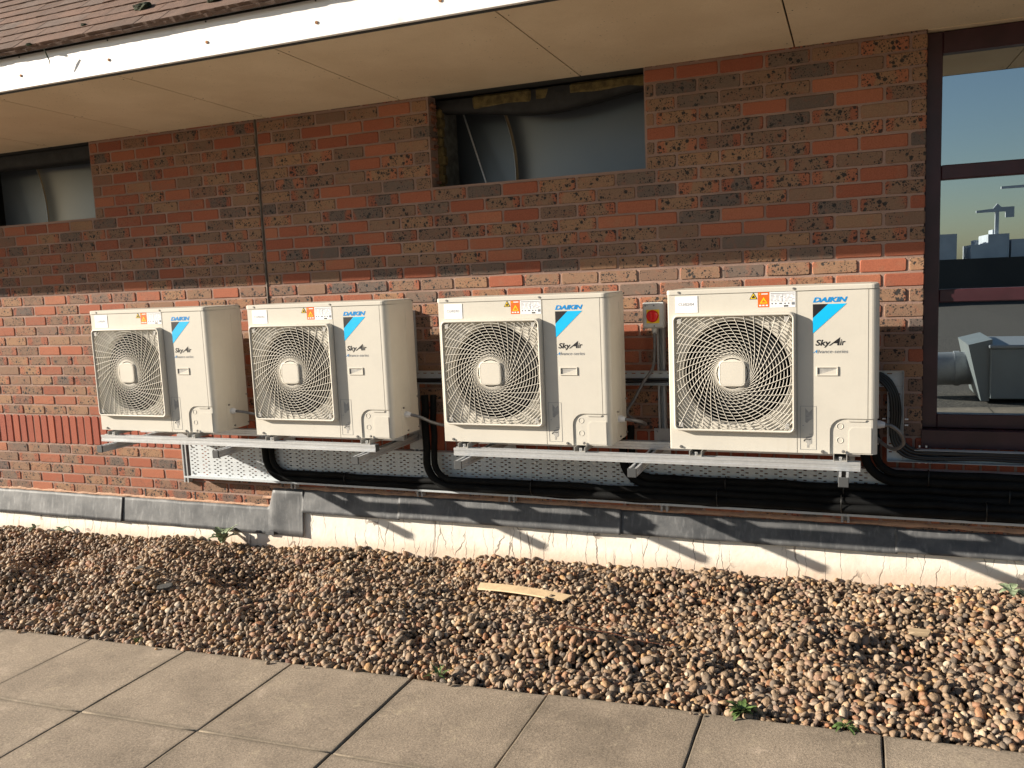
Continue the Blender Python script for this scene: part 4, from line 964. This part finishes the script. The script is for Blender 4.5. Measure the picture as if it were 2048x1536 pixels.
# ================================================================== SMALL THINGS ON THE GRAVEL
m=MB(); n=10; vs=[]; prof=[(-.036,0),(-.034,.007),(.034,.007),(.036,0)]
for i in range(n+1):
    s=-1+2*i/n; x=.27*s; b=.012*(1-s*s)
    for k,(y,z) in enumerate(prof): vs.append((x+(.03 if y>0 else -.01)*(-1 if s<0 else 1)*(1 if abs(s)>.99 else 0)*.6,y,z+b))
m.add(vs,[(i*4+k,i*4+(k+1)%4,(i+1)*4+(k+1)%4,(i+1)*4+k) for i in range(n) for k in range(4)]); m.add(vs[:4],[(0,1,2,3)]); m.add(vs[-4:],[(3,2,1,0)])
b=m.build('timber_strip',M['batten'],None,(1.705,-.56,gh(1.705,-.56)+.034),(R(8),-.03,R(-9.5))); tag(b,'pale timber strip lying on the pebbles below the third unit','timber')
def leaf(m,L,W,az,el,curl,lob=0,base=(0,0,0),n=8):
    vs=[]; 
    for i in range(n+1):
        t=i/n; d=L*t; e=el-curl*t; hx=base[0]+math.cos(az)*d*math.cos(e); hy=base[1]+math.sin(az)*d*math.cos(e); hz=base[2]+d*math.sin(e)
        w=W*math.sin(math.pi*min(1,t*.92+.08))**.8*(1+lob*(1 if i%2 else -1)); nx_,ny_=-math.sin(az),math.cos(az)
        vs+=[(hx+nx_*w,hy+ny_*w,hz+w*.35),(hx,hy,hz),(hx-nx_*w,hy-ny_*w,hz+w*.35)]
    m.add(vs,[(i*3+k,i*3+k+1,i*3+k+4,i*3+k+3) for i in range(n) for k in range(2)],True)
def weed(name,label,x,y,n,L,W,el,lob,mat,seed,dz=.0,group='weeds in the pebbles'):
    s=random.Random(seed); t=thing(name,label,'plant',(x,y,gh(x,y)+dz if y>Y0 else gz(x)),group)
    for i in range(n):
        m=MB(); leaf(m,L*s.uniform(.65,1.1),W*s.uniform(.7,1.1),2*math.pi*i/n+s.uniform(-.4,.4),el+s.uniform(-.3,.25),s.uniform(.2,.9),lob,(s.uniform(-.01,.01),s.uniform(-.01,.01),0))
        m.build('leaf',mat,t)
weed('weed','grey-green rosette weed with long toothed leaves at the foot of the white upstand',-.665,-.13,9,.18,.032,1.15,.22,M['leaf_grey'],1,.03)
weed('weed','small dark green weed at the right-hand end of the white upstand',4.06,-.12,7,.085,.022,.6,.1,M['leaf_grey'],2,.03)
weed('weed','small weed at the far left end of the upstand, right one of two',-2.23,-.09,8,.065,.014,.8,.15,M['leaf_grey'],3,.03)
weed('weed','leftmost low weed at the foot of the upstand',-2.5,-.10,7,.055,.013,.7,.15,M['leaf_grey'],4,.03)
weed('grass_tuft','green grass tuft at the paving edge below the second unit',1.76,-1.665,16,.075,.0045,1.1,0,M['leaf'],5,.008)
weed('weed','bright green bushy weed at the paving edge below the last unit',2.99,-1.66,26,.06,.011,.8,.1,M['leaf'],6,.012)
weed('weed','low straggly weed at the paving edge, rightmost of them',3.34,-1.665,16,.06,.008,.45,.1,M['leaf'],7,.008)
weed('grass_tuft','tiny grass tuft at the paving edge towards the left',.125,-1.67,9,.05,.003,1.2,0,M['leaf'],8,.008)
def chip(name,label,x,y,sx,sy,sz_,mat,rz,cat):
    bm=bmesh.new(); bmesh.ops.create_icosphere(bm,subdivisions=2,radius=1)
    for v in bm.verts:
        q=v.co; v.co=Vector((max(-.75,min(.75,q.x))*sx,max(-.7,min(.7,q.y))*sy,max(-.5,min(.5,q.z))*sz_))*(1+.15*noise.noise(q*2+Vector((x,y,0))))
    me=bpy.data.meshes.new(name); bm.to_mesh(me); bm.free(); me.materials.append(mat); tag(link(name,me,None,(x,y,gh(x,y)+.02),(.15,-.1,rz)),label,cat)
chip('slate_chip','flat dark slate chip lying on the pebbles towards the left',-.18,-1.16,.055,.04,.02,M['slate'],.6,'stone')
chip('slate_chip','dark grey slate chip on the pebbles under the first unit',-.80,-.74,.05,.035,.02,M['slate'],-.4,'stone')
chip('wood_chip','flat tan chip of wood on the pebbles near the right end',3.63,-.72,.060,.026,.02,M['strap'],-.15,'wood')
m=MB(); m.tube([(2.20,-1.28,gh(2.2,-1.28)+.028),(2.38,-1.25,gh(2.38,-1.25)+.036),(2.52,-1.20,gh(2.52,-1.2)+.034),(2.66,-1.18,gh(2.66,-1.18)+.03)],[.0035,.003,.0025,.001],6); tag(m.build('twig',M['terracotta']),'thin brown twig lying across the pebbles','twig')
m=MB(); m.tube([(-.515,-1.290,1.25),(-.512,-1.280,1.22),(-.507,-1.272,1.195),(-.511,-1.268,1.175)],[.003,.004,.003,.0015],5); tag(m.build('twig',M['moss']),'dry stalk hanging from the roof tiles over the white fascia','twig')
m=MB(); m.cbox(3.235,3.262,-.85,-.83,gh(3.25,-.84)+.015,gh(3.25,-.84)+.022,.002)

# ================================================================== WHAT THE WINDOW REFLECTS (behind the viewer)
t=thing('rooftop_unit','grey rooftop ventilation unit with hood reflected in the lower window pane','ventilation unit',(4.76,-6.0,gz(4.8)-.07))
m=MB(); m.cbox(0,1.5,-1.2,0,.05,.62,.01); m.build('casing',M['plant_white'],t)
m=MB(); m.prism([(-.22,.66),(.02,.72),(.02,.62),(.0,.02),(-.08,.02)],-1.15,-.05); m.build('hood',M['plant_white'],t)
m=MB(); m.cbox(-.02,1.52,-1.22,.02,.62,.66,.01); m.build('lid',M['galv_shaded'],t)
m=MB(); m.tube([(-.9,-.75,.30),(-.1,-.75,.32)],.20,20); m.tube([(-.3,-.75,.315),(-.24,-.75,.316)],.212,20); m.build('duct',M['galv_shaded'],t)
for i,(x,w,h,y,lab) in enumerate(((-40,80,1.9,-30,'low dark parapet wall beyond the pebble roof'),)):
    m=MB(); m.box(x,x+w,y-.4,y,gz(x)-.2,gz(x)+h); tag(m.build('parapet_wall',M['tower_dark']),'low dark parapet wall beyond the roof, reflected in the window','wall')
for x0,x1,zt,lab in ((20,28.5,7,'pale city block at the left edge of the skyline reflected in the window'),(32,36,3.8,'lowest pale city block reflected in the window'),(36,41,6.4,'pale city block under the tower crane reflected in the window'),(41.5,60,4.8,'widest pale city block reflected in the window'),(62,82,9,'tallest pale city block, right of the others on the skyline')):
    w=x1-x0; h=zt; t=thing('city_block',lab,'building',(x0,-260,gz(0)-20),'city blocks on the skyline behind the viewer')
    m=MB(); m.box(0,w,-20,0,0,21.7+h); m.box(w*.3,w*.55,-12,-4,21.7+h,23+h); m.build('wall',M['tower'],t)
for x,h,lab,a,b in ((38.2,34,'tower crane standing over the city blocks, reflected in the window',-5,4),(58,40,'second tower crane with a long jib, at the right of the reflected skyline',-19,6)):
    t=thing('tower_crane',lab,'crane',(x,-262,gz(0)-20),'cranes on the skyline'); m=MB(); m.box(-.45,.45,-.45,.45,0,h); m.build('mast',M['tower'],t); m=MB(); m.prism([(a,h),(b,h),(b,h+1.2),(1,h+1.2),(0,h+2.2),(-1,h+.9),(a,h+.6)],-.5,.5); m.build('jib',M['tower'],t); m=MB(); m.box(b-2,b,-.6,.6,h-1.6,h); m.build('counterweight',M['tower'],t)
